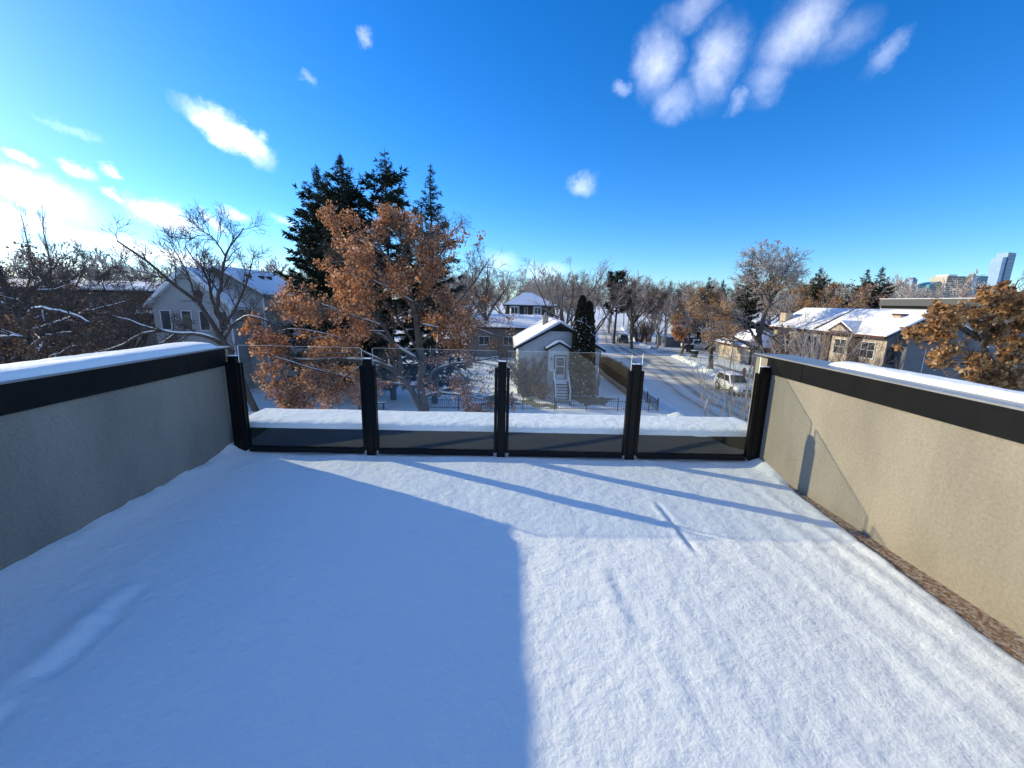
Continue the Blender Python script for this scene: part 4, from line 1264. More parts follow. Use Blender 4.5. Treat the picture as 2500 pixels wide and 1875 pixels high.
def limb_tree(name, label, limbs, seed, bark='bark', twig='twig_brown', leaf_m=None, leaf_size=0.1, leaf_per=0, droop=0.6, base=None,
              k=(7, 7, 6), lens=(1.5, 0.75, 0.35), trop=(0.03, 0.02, 0.0), snow=True, ang=(0.5, 1.15), rtw=0.007, spread=0.1, cat='tree', lf_t0=0.1, density=None, wob=0.16, snow_min=0.02):
    """limbs: list of (points, r0, r1); everything finer is grown from them"""
    rng = np.random.default_rng(seed)
    base = limbs[0][0][0] if base is None else base
    root = thing(name, label, cat, tuple(base))
    b = np.array(base, float)
    Ps, Rs = [], []
    tr, cr, sn = [], [], []
    for pts, r0, r1 in limbs:
        P = resample(pts, 14) - b
        P[1:-1] += rng.normal(size=(12, 3)) * r0 * 0.25
        R_ = np.linspace(r0, r1, 14)
        Ps.append(P); Rs.append(R_)
    P0 = np.stack(Ps); R0 = np.stack(Rs)
    tr.append(tubes(P0, R0, 9))
    if snow: sn.append(tubes(*branch_snow(P0, R0), 7))
    L0 = np.linalg.norm(np.diff(P0, axis=1), axis=2).sum(1)
    t00 = np.full(len(P0), 0.25); 
    P1, R1, _ = grow(rng, P0[1:], R0[1:], k[0], 0.22, 1.0, ang, lens[0], 7, wob, trop[0], 0.55, rtw * 2.2)
    Pt, Rt, _ = grow(rng, P0[:1], R0[:1], k[0], 0.55, 1.0, ang, lens[0], 7, wob, trop[0], 0.5, rtw * 2.2)
    P1 = np.concatenate([P1, Pt]); R1 = np.concatenate([R1, Rt])
    tr.append(tubes(P1, R1, 5))
    if snow:
        m = R1[:, 0] > snow_min
        if m.any(): sn.append(tubes(*branch_snow(P1[m], R1[m], 0.75), 5))
    P2, R2, _ = grow(rng, P1, R1, k[1], 0.15, 1.0, ang, lens[1], 5, wob * 1.2, trop[1], 0.55, rtw * 1.3)
    cr.append(tubes(P2, R2, 3))
    P3, R3, _ = grow(rng, P2, R2, k[2], 0.15, 1.0, ang, lens[2], 3, wob * 1.3, trop[2], 0.6, rtw)
    cr.append(ribbons(P3, R3))
    lf = None
    if leaf_m:
        if density is not None:
            keep = density(P3[:, -1] + b, rng)
            P3k = P3[keep]
        else:
            P3k = P3
        lf = [leaves(rng, P3k, leaf_per, leaf_size, droop, spread, lf_t0)]
    tree_parts(name, root, tr, cr, bark, twig, lf, leaf_m, sn if snow else None)
    return root


def spruce_mesh(rng, H, Rb, whorl=0.5, per=6, blades=5, bl=0.42, z0=0.12, droop=-0.15, shape=0.6, gap=0.0, irregular=0.45):
    zs = np.arange(H * z0, H * 0.985, whorl)
    tp = np.stack([np.zeros(12), np.zeros(12), np.linspace(0, H, 12)], -1)[None]
    tp[0, 1:-1, :2] += rng.normal(size=(10, 2)) * 0.04
    trr = np.linspace(0.012 * H + .04, 0.015, 12)[None]
    tr = [tubes(tp, trr, 8)]
    Pb, Lb = [], []
    for z in zs:
        f = 1 - z / H
        Lz = Rb * (1 - math.exp(-shape * (H - z) / Rb)) * min(1.0, .45 + .55 * (H - z) / 3.0) + 0.05
        n = max(4, int(per + rng.integers(-1, 2)))
        a0 = rng.random() * 7
        for k in range(n):
            if rng.random() < gap: continue
            a = a0 + 2 * math.pi * k / n + rng.normal() * .25
            L = Lz * rng.uniform(1 - irregular, 1.12)
            el = 0.45 * (1 - f) + 0.02 + rng.normal() * .1 + droop * f
            d = np.array([math.cos(a) * math.cos(el), math.sin(a) * math.cos(el), math.sin(el)])
            zz = z + rng.normal() * whorl * .35
            s = np.linspace(0, 1, 6)
            p = np.array([0, 0, zz]) + d * L * s[:, None]
            p[:, 2] += L * (-0.22 * s + 0.26 * s ** 2.4) * (0.4 + f)
            p[1:] += rng.normal(size=(5, 3)) * .05
            Pb.append(p); Lb.append(L)
    Pb = np.array(Pb); Lb = np.array(Lb)
    Rr = np.linspace(1, .25, 6)[None] * (0.012 + 0.011 * Lb)[:, None]
    tr.append(tubes(Pb, Rr, 4))
    # side sprays
    V, Q = [], []
    n = 0
    reps = np.clip((Lb / 0.17).astype(int), 3, 40)
    bi = np.repeat(np.arange(len(Pb)), reps)
    t = rng.random(len(bi)) ** 0.75 * 0.92 + 0.08
    f = t * 5; i = np.clip(f.astype(int), 0, 4); w = (f - i)[:, None]
    p = Pb[bi, i] * (1 - w) + Pb[bi, i + 1] * w
    tan = Pb[bi, i + 1] - Pb[bi, i]; tan /= np.linalg.norm(tan, axis=1, keepdims=True)
    side = np.cross(tan, [0, 0, 1.0]); side /= np.linalg.norm(side, axis=1, keepdims=True) + 1e-9
    vs = []
    for b_ in range(blades):
        sg = rng.choice([-1, 1], len(bi))[:, None]
        d = tan * rng.uniform(.3, 1.0, (len(bi), 1)) + side * sg * rng.uniform(.2, 1.0, (len(bi), 1)) + np.array([0, 0, -1.0]) * rng.uniform(-.25, .75, (len(bi), 1))
        d /= np.linalg.norm(d, axis=1, keepdims=True)
        L = (bl * rng.uniform(.5, 1.15, len(bi)) * (0.28 + 0.72 * np.minimum(Lb[bi] / 1.7, 1)))[:, None]
        q = np.cross(d, rng.normal(size=d.shape)); q /= np.linalg.norm(q, axis=1, keepdims=True)
        W = L * rng.uniform(.06, .13, (len(bi), 1))
        pp = p + rng.normal(size=p.shape) * .05
        vs.append(np.stack([pp - q * W * .4, pp + d * L * .55 - q * W, pp + d * L, pp + d * L * .5 + q * W], 1).reshape(-1, 3))
    # leader tip
    V = np.concatenate(vs)
    return tr, (V, np.arange(len(V)).reshape(-1, 4))


def spruce(label, loc, H, Rb, seed, needle='needles', name='spruce_tree', group=None, **kw):
    rng = np.random.default_rng(seed)
    root = thing(name, label, 'tree', loc, group=group)
    tr, ne = spruce_mesh(rng, H, Rb, **kw)
    v, q = merge(tr); obj('trunk', np_mesh('spruce_trunk', v, q, 'bark_dark'), root)
    obj('crown', np_mesh('spruce_crown', ne[0], ne[1], needle, smooth=False), root)
    return root


def copy_tree(src, loc, rz, sc, label=None, group=None):
    r = src.copy(); C.objects.link(r)
    r.location = loc; r.rotation_euler = (0, 0, rz); r.scale = sc if isinstance(sc, tuple) else (sc, sc, sc)
    if label: r['label'] = label
    if group: r['group'] = group
    for ch in list(src.children):
        c = ch.copy(); C.objects.link(c); c.parent = r
        for g2 in list(ch.children):
            d = g2.copy(); C.objects.link(d); d.parent = c
    return r


# --- four tall spruces behind the orange tree
spruce('leftmost tall dark spruce behind the orange leaved tree', (-14.6, 33, GZ), 17.7, 3.6, 11, whorl=.36, per=8, blades=11, bl=.5, droop=-.3, shape=.66, z0=.1, irregular=.45)
spruce('dense tall dark spruce second from left behind the orange tree', (-12.4, 32, GZ), 18.2, 3.2, 12, whorl=.32, per=9, blades=9, bl=.52, droop=-.15, shape=.64, z0=.1, irregular=.32)
spruce('tallest open crowned spruce third from left behind the orange tree', (-9.2, 32, GZ), 18.6, 3.9, 13, whorl=.50, per=7, blades=10, bl=.55, droop=.10, shape=.74, z0=.1, irregular=.45, gap=.12)
spruce('narrow pointed spruce rightmost of the four behind the orange tree', (-5.7, 31, GZ), 17.3, 3.0, 14, whorl=.42, per=7, blades=10, bl=.46, droop=-.2, shape=.42, z0=.1, irregular=.5)

# --- orange leaved tree straight ahead
OAK = [
    ([(-3.2, 16.0, -6.4), (-3.3, 16, -4.5), (-3.39, 16.0, -2.72), (-3.42, 16.0, -1.07), (-3.49, 16.0, 0.21), (-3.74, 16.1, 1.94), (-4.02, 16.2, 2.38), (-4.62, 16.4, 3.33), (-5.34, 16.6, 3.6), (-6.21, 16.8, 3.86)], .23, .04),
    ([(-3.45, 16.0, -2.9), (-3.58, 16.0, -2.59), (-4.13, 15.6, -1.22), (-5.13, 15.2, -0.69), (-6.02, 15.0, -0.65), (-6.91, 14.8, -0.8), (-7.97, 14.6, -0.57)], .14, .03),
    ([(-4.13, 15.6, -1.22), (-4.27, 15.8, -0.4), (-4.84, 16.0, 0.43), (-5.49, 16.2, 1.2), (-6.32, 16.4, 1.97), (-7.1, 16.5, 2.89)], .085, .02),
    ([(-3.4, 16.0, -1.7), (-3.15, 15.9, -1.41), (-2.48, 15.6, -0.94), (-1.19, 15.2, -0.65), (-0.16, 15.0, -0.46)], .075, .02),
    ([(-3.38, 16.0, -2.4), (-3.12, 15.7, -2.13), (-2.55, 15.4, -1.96), (-1.25, 14.8, -2.01), (-0.55, 14.4, -2.07)], .075, .02),
    ([(-3.5, 16.0, 1.1), (-3.24, 16.3, 2.19), (-2.75, 16.7, 3.32), (-2.22, 17.0, 4.3)], .06, .015),
    ([(-3.46, 16.0, -0.2), (-2.18, 15.4, 1.14), (-1.23, 15.0, 2.18), (-0.79, 14.8, 2.88)], .06, .015),
    ([(-4.02, 16.2, 2.38), (-4.06, 16.2, 3.4), (-4.25, 16.2, 4.3)], .05, .015),
    ([(-3.43, 16.0, -0.9), (-5.8, 17.0, 0.35), (-7.8, 17.6, 1.3), (-8.7, 18.0, 1.4)], .075, .02),
    ([(-3.44, 16.0, -0.66), (-4.65, 16.6, 1.05), (-6.64, 17.0, 3.26), (-6.9, 17.2, 4.2)], .06, .015),
    ([(-3.4, 16.0, -1.9), (-5.52, 15.0, -1.5), (-7.03, 14.4, -0.97), (-8.4, 14.0, -0.4)], .06, .015),
    ([(-3.42, 16.0, -1.2), (-2.6, 17.0, 0.3), (-1.6, 17.8, 0.9), (-0.6, 18.2, 1.2)], .06, .015),
    ([(-4.6, 15.4, -0.9), (-6.2, 14.6, 0.2), (-7.5, 14.2, 0.5), (-8.3, 14.4, 0.3)], .05, .012),
    ([(-5.1, 15.2, -0.7), (-6.4, 14.2, -1.6), (-7.3, 13.6, -2.0)], .04, .012),
    ([(-3.5, 16.0, 0.6), (-2.3, 15.2, 0.5), (-1.2, 14.8, 0.6), (-0.4, 14.6, 0.3)], .05, .012),
    ([(-3.6, 16.0, 1.4), (-4.6, 15.2, 2.0), (-5.6, 14.8, 2.6)], .045, .012),
    ([(-4.9, 16.0, 0.5), (-5.8, 15.2, 0.9), (-7.0, 14.9, 1.4)], .045, .012),
    ([(-3.8, 16.1, 2.0), (-3.3, 15.5, 3.0), (-3.0, 15.2, 3.9)], .04, .012),
]


def oak_density(p, rng):
    # leaves cling in uneven clumps, thinner near the upper right
    c = fbm(p[:, 0] * 1.5 + p[:, 1] * .6 + 50, p[:, 2] * 1.5 + 50, 77, 3)
    thin = np.clip((p[:, 0] + 2.6) * .10 + (p[:, 2] - 2.0) * .05, 0, .35)
    keep = c + rng.normal(size=len(p)) * .06 > 0.475 + thin
    for li, rad in ((0, .30), (1, .34), (2, .26), (3, .24), (4, .24)):
        L_ = resample(OAK[li][0], 40)
        d = np.sqrt((p[:, None, 0] - L_[None, :, 0]) ** 2 + (p[:, None, 2] - L_[None, :, 2]) ** 2).min(1)
        keep &= ~((d < rad) & (p[:, 1] < 16.3) & (p[:, 2] < 1.6) & (rng.random(len(p)) < .85))
    return keep


limb_tree('maple_tree', 'large tree full of dry orange leaves just beyond the glass railing', OAK, 21, twig='twig_brown', leaf_m='leaf_orange', leaf_size=0.095, leaf_per=12,
          droop=0.7, k=(12, 8, 6), lens=(1.75, 0.85, 0.42), trop=(0.02, 0.0, -0.05), rtw=0.0055, spread=0.08, density=oak_density, snow_min=.014)

# --- bare snowy tree at left in front of the grey house
BARE = [
    ([(-7.6, 13.0, -6.4), (-7.9, 13.0, -4.0), (-8.21, 13.0, -2.02), (-8.53, 13.0, -1.23), (-8.91, 13.0, -0.33), (-9.0, 13.0, 0.27), (-9.12, 13.0, 0.86), (-9.28, 12.9, 1.07), (-9.67, 12.7, 1.58), (-10.05, 12.5, 1.91), (-10.38, 12.2, 2.44), (-11.0, 12.0, 2.96)], 0.172, 0.021),
    ([(-9.05, 13.0, 0.6), (-9.21, 13.1, 1.16), (-9.18, 13.2, 1.56), (-9.06, 13.3, 2.12), (-8.97, 13.4, 2.81), (-8.66, 13.4, 3.24), (-8.3, 13.4, 3.6)], 0.066, 0.014),
    ([(-9.1, 13.0, 0.8), (-9.42, 13.2, 1.28), (-9.54, 13.4, 1.71), (-9.88, 13.7, 2.35), (-10.35, 13.9, 2.68), (-10.8, 14.2, 3.1)], 0.055, 0.013),
    ([(-9.0, 13.0, 0.2), (-8.47, 12.7, 0.67), (-7.95, 12.4, 0.93), (-7.52, 12.2, 0.98), (-6.94, 12.0, 0.81)], 0.047, 0.010),
    ([(-8.98, 13.0, -0.1), (-9.3, 12.8, 0.23), (-9.52, 12.5, 0.41), (-9.87, 12.2, 0.34), (-10.3, 12.0, 0.47), (-10.73, 11.8, 0.74), (-11.42, 11.5, 1.05)], 0.066, 0.014),
    ([(-10.2, 12.05, 0.45), (-10.63, 11.9, 0.43), (-10.9, 11.7, 0.11), (-11.63, 11.5, -0.15), (-12.09, 11.4, -0.41)], 0.035, 0.014),
    ([(-8.97, 13.4, 2.75), (-9.21, 13.3, 3.3), (-9.6, 13.2, 3.5)], 0.027, 0.008),
    ([(-9.0, 13.0, 0.5), (-8.71, 13.6, 1.56), (-8.61, 14.0, 2.36), (-8.58, 14.3, 3.0)], 0.047, 0.010),
    ([(-9.6, 12.75, 1.5), (-9.6, 12.6, 2.2), (-9.9, 12.5, 2.9)], 0.031, 0.008),
    ([(-10.0, 12.5, 1.85), (-10.5, 12.4, 2.1), (-11.2, 12.2, 2.3)], 0.027, 0.008),
]
limb_tree('bare_tree', 'bare dark tree with snow lined branches before the grey gabled house', BARE, 31, bark='bark_dark', twig='twig_dark',
          k=(9, 8, 6), lens=(1.2, 0.66, 0.36), trop=(0.05, 0.04, 0.02), rtw=0.0045, ang=(0.4, 0.95), snow_min=.022, wob=.12)

# --- brown leaved tree at the left edge
DTREE = [
    ([(-12.3, 11.0, -6.4), (-12.6, 11.0, -2.0), (-12.78, 11.0, -0.42), (-12.96, 11.0, 0.45), (-13.38, 11.2, 1.05), (-13.74, 11.4, 1.62), (-14.2, 11.6, 2.6)], .19, .04),
    ([(-12.9, 11.0, 0.3), (-12.81, 11.0, 0.89), (-12.58, 10.9, 1.06), (-11.89, 10.7, 1.13), (-10.87, 10.4, 0.94), (-10.24, 10.2, 0.77)], .07, .018),
    ([(-12.85, 11.0, 0.0), (-12.43, 10.8, 0.21), (-11.62, 10.5, 0.47), (-10.88, 10.3, 0.55)], .055, .018),
    ([(-12.89, 11.0, 0.2), (-13.03, 10.8, 0.38), (-13.24, 10.7, 0.31), (-13.78, 10.6, 0.15)], .06, .02),
    ([(-12.74, 11.0, -0.6), (-11.85, 10.6, -0.13), (-10.73, 10.2, 0.26)], .055, .015),
    ([(-13.1, 11.1, 0.7), (-13.07, 11.3, 1.42), (-12.65, 11.5, 1.87), (-12.45, 11.7, 2.32)], .06, .015),
    ([(-13.38, 11.2, 1.05), (-13.82, 11.2, 1.4), (-14.1, 11.2, 2.03)], .05, .015),
    ([(-12.9, 11.0, 0.4), (-12.2, 12.0, 1.0), (-11.6, 12.8, 1.3)], .05, .015),
    ([(-12.8, 11.0, -0.2), (-13.6, 12.0, 0.1), (-14.6, 12.6, 0.3)], .05, .015),
]
limb_tree('oak_tree', 'dark tree with dull brown leaves and snowy limbs at the left edge', DTREE, 41, bark='bark_dark', twig='twig_dark', leaf_m='leaf_brown', leaf_size=0.07, leaf_per=5,
          k=(8, 7, 5), lens=(1.3, 0.65, 0.32), rtw=0.006, spread=.08, density=lambda p, rng: fbm(p[:, 0] * 1.3 + 40, p[:, 2] * 1.3 + p[:, 1] + 40, 5, 3) > .47, snow_min=.016)

# --- gold leaved oak at the right edge
HTREE = [
    ([(20.2, 15.2, -6.4), (20.0, 15.0, -3.0), (19.48, 15.0, -1.14), (18.9, 15.0, -0.79), (18.14, 15.0, -0.22), (17.67, 15.0, 0.11), (17.43, 15.1, 0.81), (17.02, 15.2, 1.41), (16.75, 15.3, 1.8)], .20, .03),
    ([(17.5, 15.1, 0.65), (16.36, 14.8, 1.02), (15.42, 14.5, 1.17), (14.8, 14.2, 1.25)], .06, .015),
    ([(18.4, 15.0, -0.42), (16.84, 14.4, -0.24), (15.66, 14.0, -0.28), (14.9, 13.6, -0.2)], .07, .015),
    ([(17.75, 15.0, 0.08), (18.53, 15.4, 1.29), (19.32, 15.8, 2.3), (19.6, 16.0, 2.8)], .07, .015),
    ([(17.64, 15.0, 0.23), (17.3, 14.6, 1.38), (17.1, 14.4, 2.1)], .055, .015),
    ([(18.9, 15.0, -0.79), (19.55, 15.2, 0.09), (20.5, 15.4, 1.02)], .08, .02),
    ([(18.2, 15.0, -0.3), (17.2, 15.8, 0.2), (16.3, 16.4, 0.5)], .05, .015),
    ([(18.9, 15.0, -0.8), (17.8, 14.2, -0.9), (16.9, 13.8, -1.1)], .05, .015),
    ([(18.5, 15.4, 1.25), (18.9, 15.0, 1.6), (19.6, 14.8, 1.6)], .04, .012),
]
limb_tree('oak_tree', 'oak with clusters of golden brown leaves at the right edge', HTREE, 51, bark='bark', twig='twig_brown', leaf_m='leaf_gold', leaf_size=0.17, leaf_per=8,
          droop=.35, k=(8, 7, 5), lens=(1.15, 0.6, 0.3), rtw=0.006, spread=.07, density=lambda p, rng: fbm(p[:, 0] * 1.5 + 40, p[:, 2] * 1.5 + p[:, 1] * .7 + 40, 15, 3) > .45, snow=False)

# --- boulevard trees across the street
I1 = [
    ([(27.0, 43.0, -6.4), (26.7, 43.0, -4.5), (26.4, 43.0, -2.68), (26.28, 43.0, -1.2), (26.64, 43.0, -0.34), (26.91, 43.0, 0.73), (27.29, 43.0, 1.96), (27.25, 43.0, 3.38), (26.96, 43.0, 5.4), (26.8, 43.0, 6.0)], .40, .05),
    ([(26.4, 43.0, -2.75), (24.81, 42.5, -2.14), (23.59, 42.2, -1.63), (22.63, 42.0, -1.38), (20.73, 41.7, -1.69), (19.6, 41.5, -1.85)], .19, .04),
    ([(26.31, 43.0, -1.07), (26.46, 43.3, -0.57), (25.87, 43.5, 0.09), (24.92, 43.8, 0.27), (23.81, 44.0, 0.5), (22.76, 44.3, 0.86), (21.05, 44.5, 1.86)], .17, .03),
    ([(26.3, 43.0, -1.95), (25.65, 43.5, -0.52), (25.0, 44.0, 0.18), (24.27, 44.6, 1.5)], .16, .03),
    ([(26.9, 43.0, 0.6), (27.53, 43.0, 2.64), (28.58, 43.3, 4.12), (29.6, 43.6, 5.0)], .12, .03),
    ([(26.31, 43.0, -0.9), (27.06, 42.0, -1.32), (27.86, 41.0, -2.2), (28.34, 40.4, -2.5)], .11, .03),
    ([(27.0, 43.0, 0.9), (26.67, 43.5, 2.41), (26.0, 44.0, 4.1), (25.3, 44.3, 5.4)], .12, .03),
    ([(27.27, 43.0, 2.6), (27.9, 42.8, 4.4), (28.2, 42.6, 6.0)], .09, .03),
    ([(27.2, 43.0, 3.4), (26.5, 42.6, 4.8), (25.9, 42.4, 6.0)], .08, .025),
    ([(27.25, 43.0, 2.2), (28.3, 43.6, 3.6), (29.6, 44.0, 4.6)], .08, .025),
    ([(27.25, 43.0, 1.8), (26.2, 42.4, 3.0), (24.6, 42.0, 4.4), (23.8, 41.8, 5.2)], .08, .025),
    ([(27.2, 43.0, 4.0), (28.4, 43.0, 5.4), (29.0, 43.0, 6.4)], .07, .025),
    ([(27.1, 43.0, 4.6), (26.0, 43.4, 6.0), (25.2, 43.6, 6.9)], .06, .02),
]
limb_tree('elm_tree', 'tall bare boulevard elm with crooked trunk before the cream house', I1, 61, twig='twig_pale', leaf_m='leaf_gold', leaf_size=.17, leaf_per=3,
          k=(9, 8, 6), lens=(2.9, 1.5, 0.75), trop=(0.05, 0.03, 0.02), rtw=0.016, snow=False, wob=.13, spread=.12,
          density=lambda p, rng: (fbm(p[:, 0] * .5 + 40, p[:, 2] * .5 + 40, 25, 3) + np.clip(-(p[:, 2] - 2) * .05, -.12, .2) > .49))
I2 = [
    ([(25.4, 49.9, -6.4), (25.1, 49.9, -4.2), (24.9, 49.9, -2.6), (25.2, 50.2, -1.0), (25.6, 50.5, 1.5), (25.4, 50.5, 3.0)], .30, .04),
    ([(24.95, 49.9, -2.9), (23.6, 49.6, -1.4), (22.0, 49.3, -0.6), (20.4, 49.0, -0.2)], .15, .03),
    ([(24.95, 49.9, -2.6), (26.4, 50.4, -1.2), (27.8, 50.8, 0.4)], .14, .03),
    ([(25.15, 50.1, -1.3), (24.0, 50.6, 0.8), (22.8, 51.0, 2.2), (22.2, 51.2, 3.2)], .12, .03),
    ([(25.4, 50.3, 0.0), (26.5, 50.5, 1.8), (27.4, 50.6, 3.2)], .10, .03),
    ([(24.9, 49.9, -2.2), (23.8, 48.6, -0.8), (23.0, 47.6, 0.6)], .10, .03),
]
limb_tree('elm_tree', 'boulevard tree with mixed orange leaves and bare twigs over the street', I2, 62, twig='twig_tan', leaf_m='leaf_gold', leaf_size=.2, leaf_per=5,
          k=(9, 8, 6), lens=(2.6, 1.3, 0.65), rtw=0.016, snow=False, spread=.12, density=lambda p, rng: fbm(p[:, 0] * .6 + 40, p[:, 2] * .6 + p[:, 1] * .4 + 40, 26, 3) > .5)
I3 = [
    ([(26.3, 61.2, -6.4), (26.4, 61.2, -4.6), (26.6, 61.2, -3.0), (26.9, 61.3, -1.2)], .24, .05),
    ([(26.5, 61.2, -3.6), (25.6, 60.8, -2.6), (24.9, 60.4, -2.0)], .10, .03),
    ([(26.55, 61.2, -3.2), (27.6, 61.4, -2.2), (28.8, 61.6, -1.4)], .10, .03),
    ([(26.6, 61.2, -2.6), (26.0, 62.0, -1.4), (25.6, 62.4, -0.6)], .09, .03),
]
limb_tree('maple_tree', 'small boulevard tree holding bright orange leaves near the white pickup', I3, 63, twig='twig_tan', leaf_m='leaf_orange', leaf_size=.24, leaf_per=7,
          k=(8, 6, 5), lens=(1.5, 0.8, 0.4), rtw=0.016, snow=False, spread=.12, density=lambda p, rng: p[:, 0] < 27.2)


# --- generic bare crowns, shared between many trees
def auto_tree(name, label, loc, H, seed, spread_=0.42, fork=0.3, twig='twig_tan', bark='bark', rtw=0.022, k=(7, 7, 6), nl=6, group=None, snow=False, leaf_m=None, leaf_per=2, leaf_size=.25, upright=0.5, dens=.5):
    rng = np.random.default_rng(seed)
    root = thing(name, label, 'tree', loc, group=group)
    zt = H * fork
    P0 = resample([(0, 0, 0), (rng.normal() * .15, rng.normal() * .15, zt * .5), (rng.normal() * .2, rng.normal() * .2, zt), (rng.normal() * .5, rng.normal() * .5, H * .62), (rng.normal() * .7, rng.normal() * .7, H * .9)], 14)[None]
    R0 = np.linspace(0.02 * H + .04, .03, 14)[None]
    Ls = []
    for i in range(nl):
        a = 2 * math.pi * i / nl + rng.normal() * .4
        z0 = zt * rng.uniform(.85, 1.5)
        top = H * rng.uniform(.68, .95)
        ro = H * spread_ * rng.uniform(.6, 1.0)
        dx, dy = math.cos(a), math.sin(a)
        Ls.append(resample([(0.05 * dx, .05 * dy, z0), (dx * ro * .35, dy * ro * .35, z0 + (top - z0) * (.25 + .2 * upright)), (dx * ro * .72, dy * ro * .72, z0 + (top - z0) * .68), (dx * ro, dy * ro, top)], 14))
    P1 = np.array(Ls); P1[:, 1:] += rng.normal(size=P1[:, 1:].shape) * .06
    R1 = np.linspace(.011 * H, .03, 14)[None].repeat(nl, 0)
    tr = [tubes(P0, R0, 7), tubes(P1, R1, 6)]
    A = np.concatenate([P0, P1]); RA = np.concatenate([R0, R1])
    P2, R2, _ = grow(rng, A, RA, k[0] + 2, .38, 1, (.4, .95), H * .23, 6, .14, .05, .5, rtw * 1.7)
    P3, R3, _ = grow(rng, P2, R2, k[1], .2, 1, (.35, .9), H * .115, 4, .17, .03, .55, rtw * 1.2)
    P4, R4, _ = grow(rng, P3, R3, k[2], .2, 1, (.35, .9), H * .06, 3, .2, .01, .6, rtw)
    tr.append(tubes(P2, R2, 4))
    cr = [tubes(P3, R3, 3), ribbons(P4, R4)]
    lf = None
    if leaf_m:
        e = P4[:, -1]
        kp = fbm(e[:, 0] * .6 + 30, e[:, 2] * .6 + e[:, 1] * .5 + 30, seed, 3) > dens
        lf = [leaves(rng, P4[kp], leaf_per, leaf_size, .4, .15)]
    sn = None
    if snow:
        sn = [tubes(*branch_snow(P1, R1, .8), 5)]
        m = R2[:, 0] > .03
        if m.any(): sn.append(tubes(*branch_snow(P2[m], R2[m], .8), 4))
    tree_parts(name, root, tr, cr, bark, twig, lf, leaf_m, sn)
    return root


# trees behind the bungalow, each with a look of its own
auto_tree('elm_tree', 'bare spreading elm with snowy forked limbs right behind the columnar cedar', (11.7, 58.5, GZ), 13.0, 71, .5, .22, 'twig_tan', rtw=.013, k=(6, 6, 5), nl=5, snow=True, upright=.3)
auto_tree('elm_tree', 'bare fine twigged tree rising behind the bungalow roof ridge', (7.2, 53.0, GZ), 13.4, 72, .52, .25, 'twig_tan', rtw=.012, k=(7, 6, 6), nl=6, snow=True, upright=.3)
auto_tree('bare_tree', 'tall pale bare tree fanned out against the sky right of the orange tree', (-3.5, 62.0, GZ), 15.6, 73, .34, .35, 'twig_tan', rtw=.013, k=(6, 6, 6), nl=6, upright=.8)
auto_tree('bare_tree', 'dark rounded bare tree between the orange tree and hip roofed house', (-6.5, 52.0, GZ), 10.6, 74, .42, .25, 'twig_brown', 'bark_dark', rtw=.013, k=(9, 8, 7), nl=7, upright=.2)
spruce('small spruce tip showing behind the hip roofed house', (2.5, 95, GZ), 13.0, 2.2, 75, 'needles_far', whorl=.7, per=7, blades=4, bl=.6)
# left side
auto_tree('elm_tree', 'large vase shaped bare elm standing left behind the low dark house', (-49.0, 44.0, GZ), 12.6, 81, .55, .28, 'twig_dark', 'bark_dark', rtw=.016, k=(9, 8, 7), nl=8, upright=.5)
auto_tree('bare_tree', 'dense dark bare tree beside the left end of the grey house', (-33.5, 36.0, GZ), 10.2, 82, .5, .22, 'twig_dark', 'bark_dark', rtw=.014, k=(9, 8, 7), nl=7, upright=.2)
auto_tree('bare_tree', 'tangled low bare tree behind the left parapet', (-22.5, 23.0, GZ), 7.6, 83, .62, .18, 'twig_dark', 'bark_dark', rtw=.010, k=(9, 8, 7), nl=8, snow=True, upright=.1)
auto_tree('bare_tree', 'tangled bare tree with brown leaves farther left behind the parapet', (-27.5, 22.0, GZ), 8.6, 84, .55, .2, 'twig_dark', 'bark_dark', rtw=.010, k=(9, 8, 6), nl=8, snow=True, upright=.1, leaf_m='leaf_brown', leaf_per=2, leaf_size=.11, dens=.54)
spruce('rusty brown spruce cut off by the left edge', (-26.6, 20.0, GZ), 11.8, 3.2, 85, 'leaf_brown', whorl=.4, per=7, blades=5, droop=-.2)
spruce('small dark conifer between the grey house and tall spruces', (-24.5, 47.0, GZ), 11.2, 2.6, 86, 'needles_far', whorl=.5, per=7, blades=4, bl=.5)
auto_tree('bare_tree', 'pale bare tree behind the ridge of the grey house', (-28.5, 55.0, GZ), 11.8, 87, .45, .3, 'twig_tan', rtw=.018, nl=7, upright=.6)
auto_tree('bare_tree', 'broad dark bare tree in front of the low dark house', (-40.5, 33.0, GZ), 9.8, 88, .6, .2, 'twig_dark', 'bark_dark', rtw=.012, k=(9, 8, 7), nl=8, upright=.3)


auto_tree('bare_tree', 'grey tangled bare tree standing before the flat roofed garage', (-31.0, 28.5, GZ), 8.4, 89, .6, .2, 'twig_brown', 'bark_dark', rtw=.010, k=(9, 8, 7), nl=8, snow=True, upright=.2)


def poplar(label, loc, H, seed):
    rng = np.random.default_rng(seed)
    root = thing('poplar_tree', label, 'tree', loc)
    P0 = np.stack([np.zeros(16), np.zeros(16), np.linspace(0, H, 16)], -1)[None]
    P0[0, 1:, :2] += rng.normal(size=(15, 2)) * .08
    R0 = np.linspace(.3, .03, 16)[None]
    P1, R1, _ = grow(rng, P0, R0, 46, .12, .98, (.3, .6), H * .24, 6, .06, .20, .35, .025, tl=.5)
    P2, R2, _ = grow(rng, P1, R1, 7, .2, 1, (.2, .5), H * .07, 4, .08, .15, .5, .014)
    P3, R3, _ = grow(rng, P2, R2, 3, .2, 1, (.2, .6), H * .04, 3, .1, .1, .6, .011)
    tree_parts('poplar', root, [tubes(P0, R0, 6), tubes(P1, R1, 4)], [tubes(P2, R2, 3), ribbons(P3, R3)], 'bark', 'twig_tan')
    return root


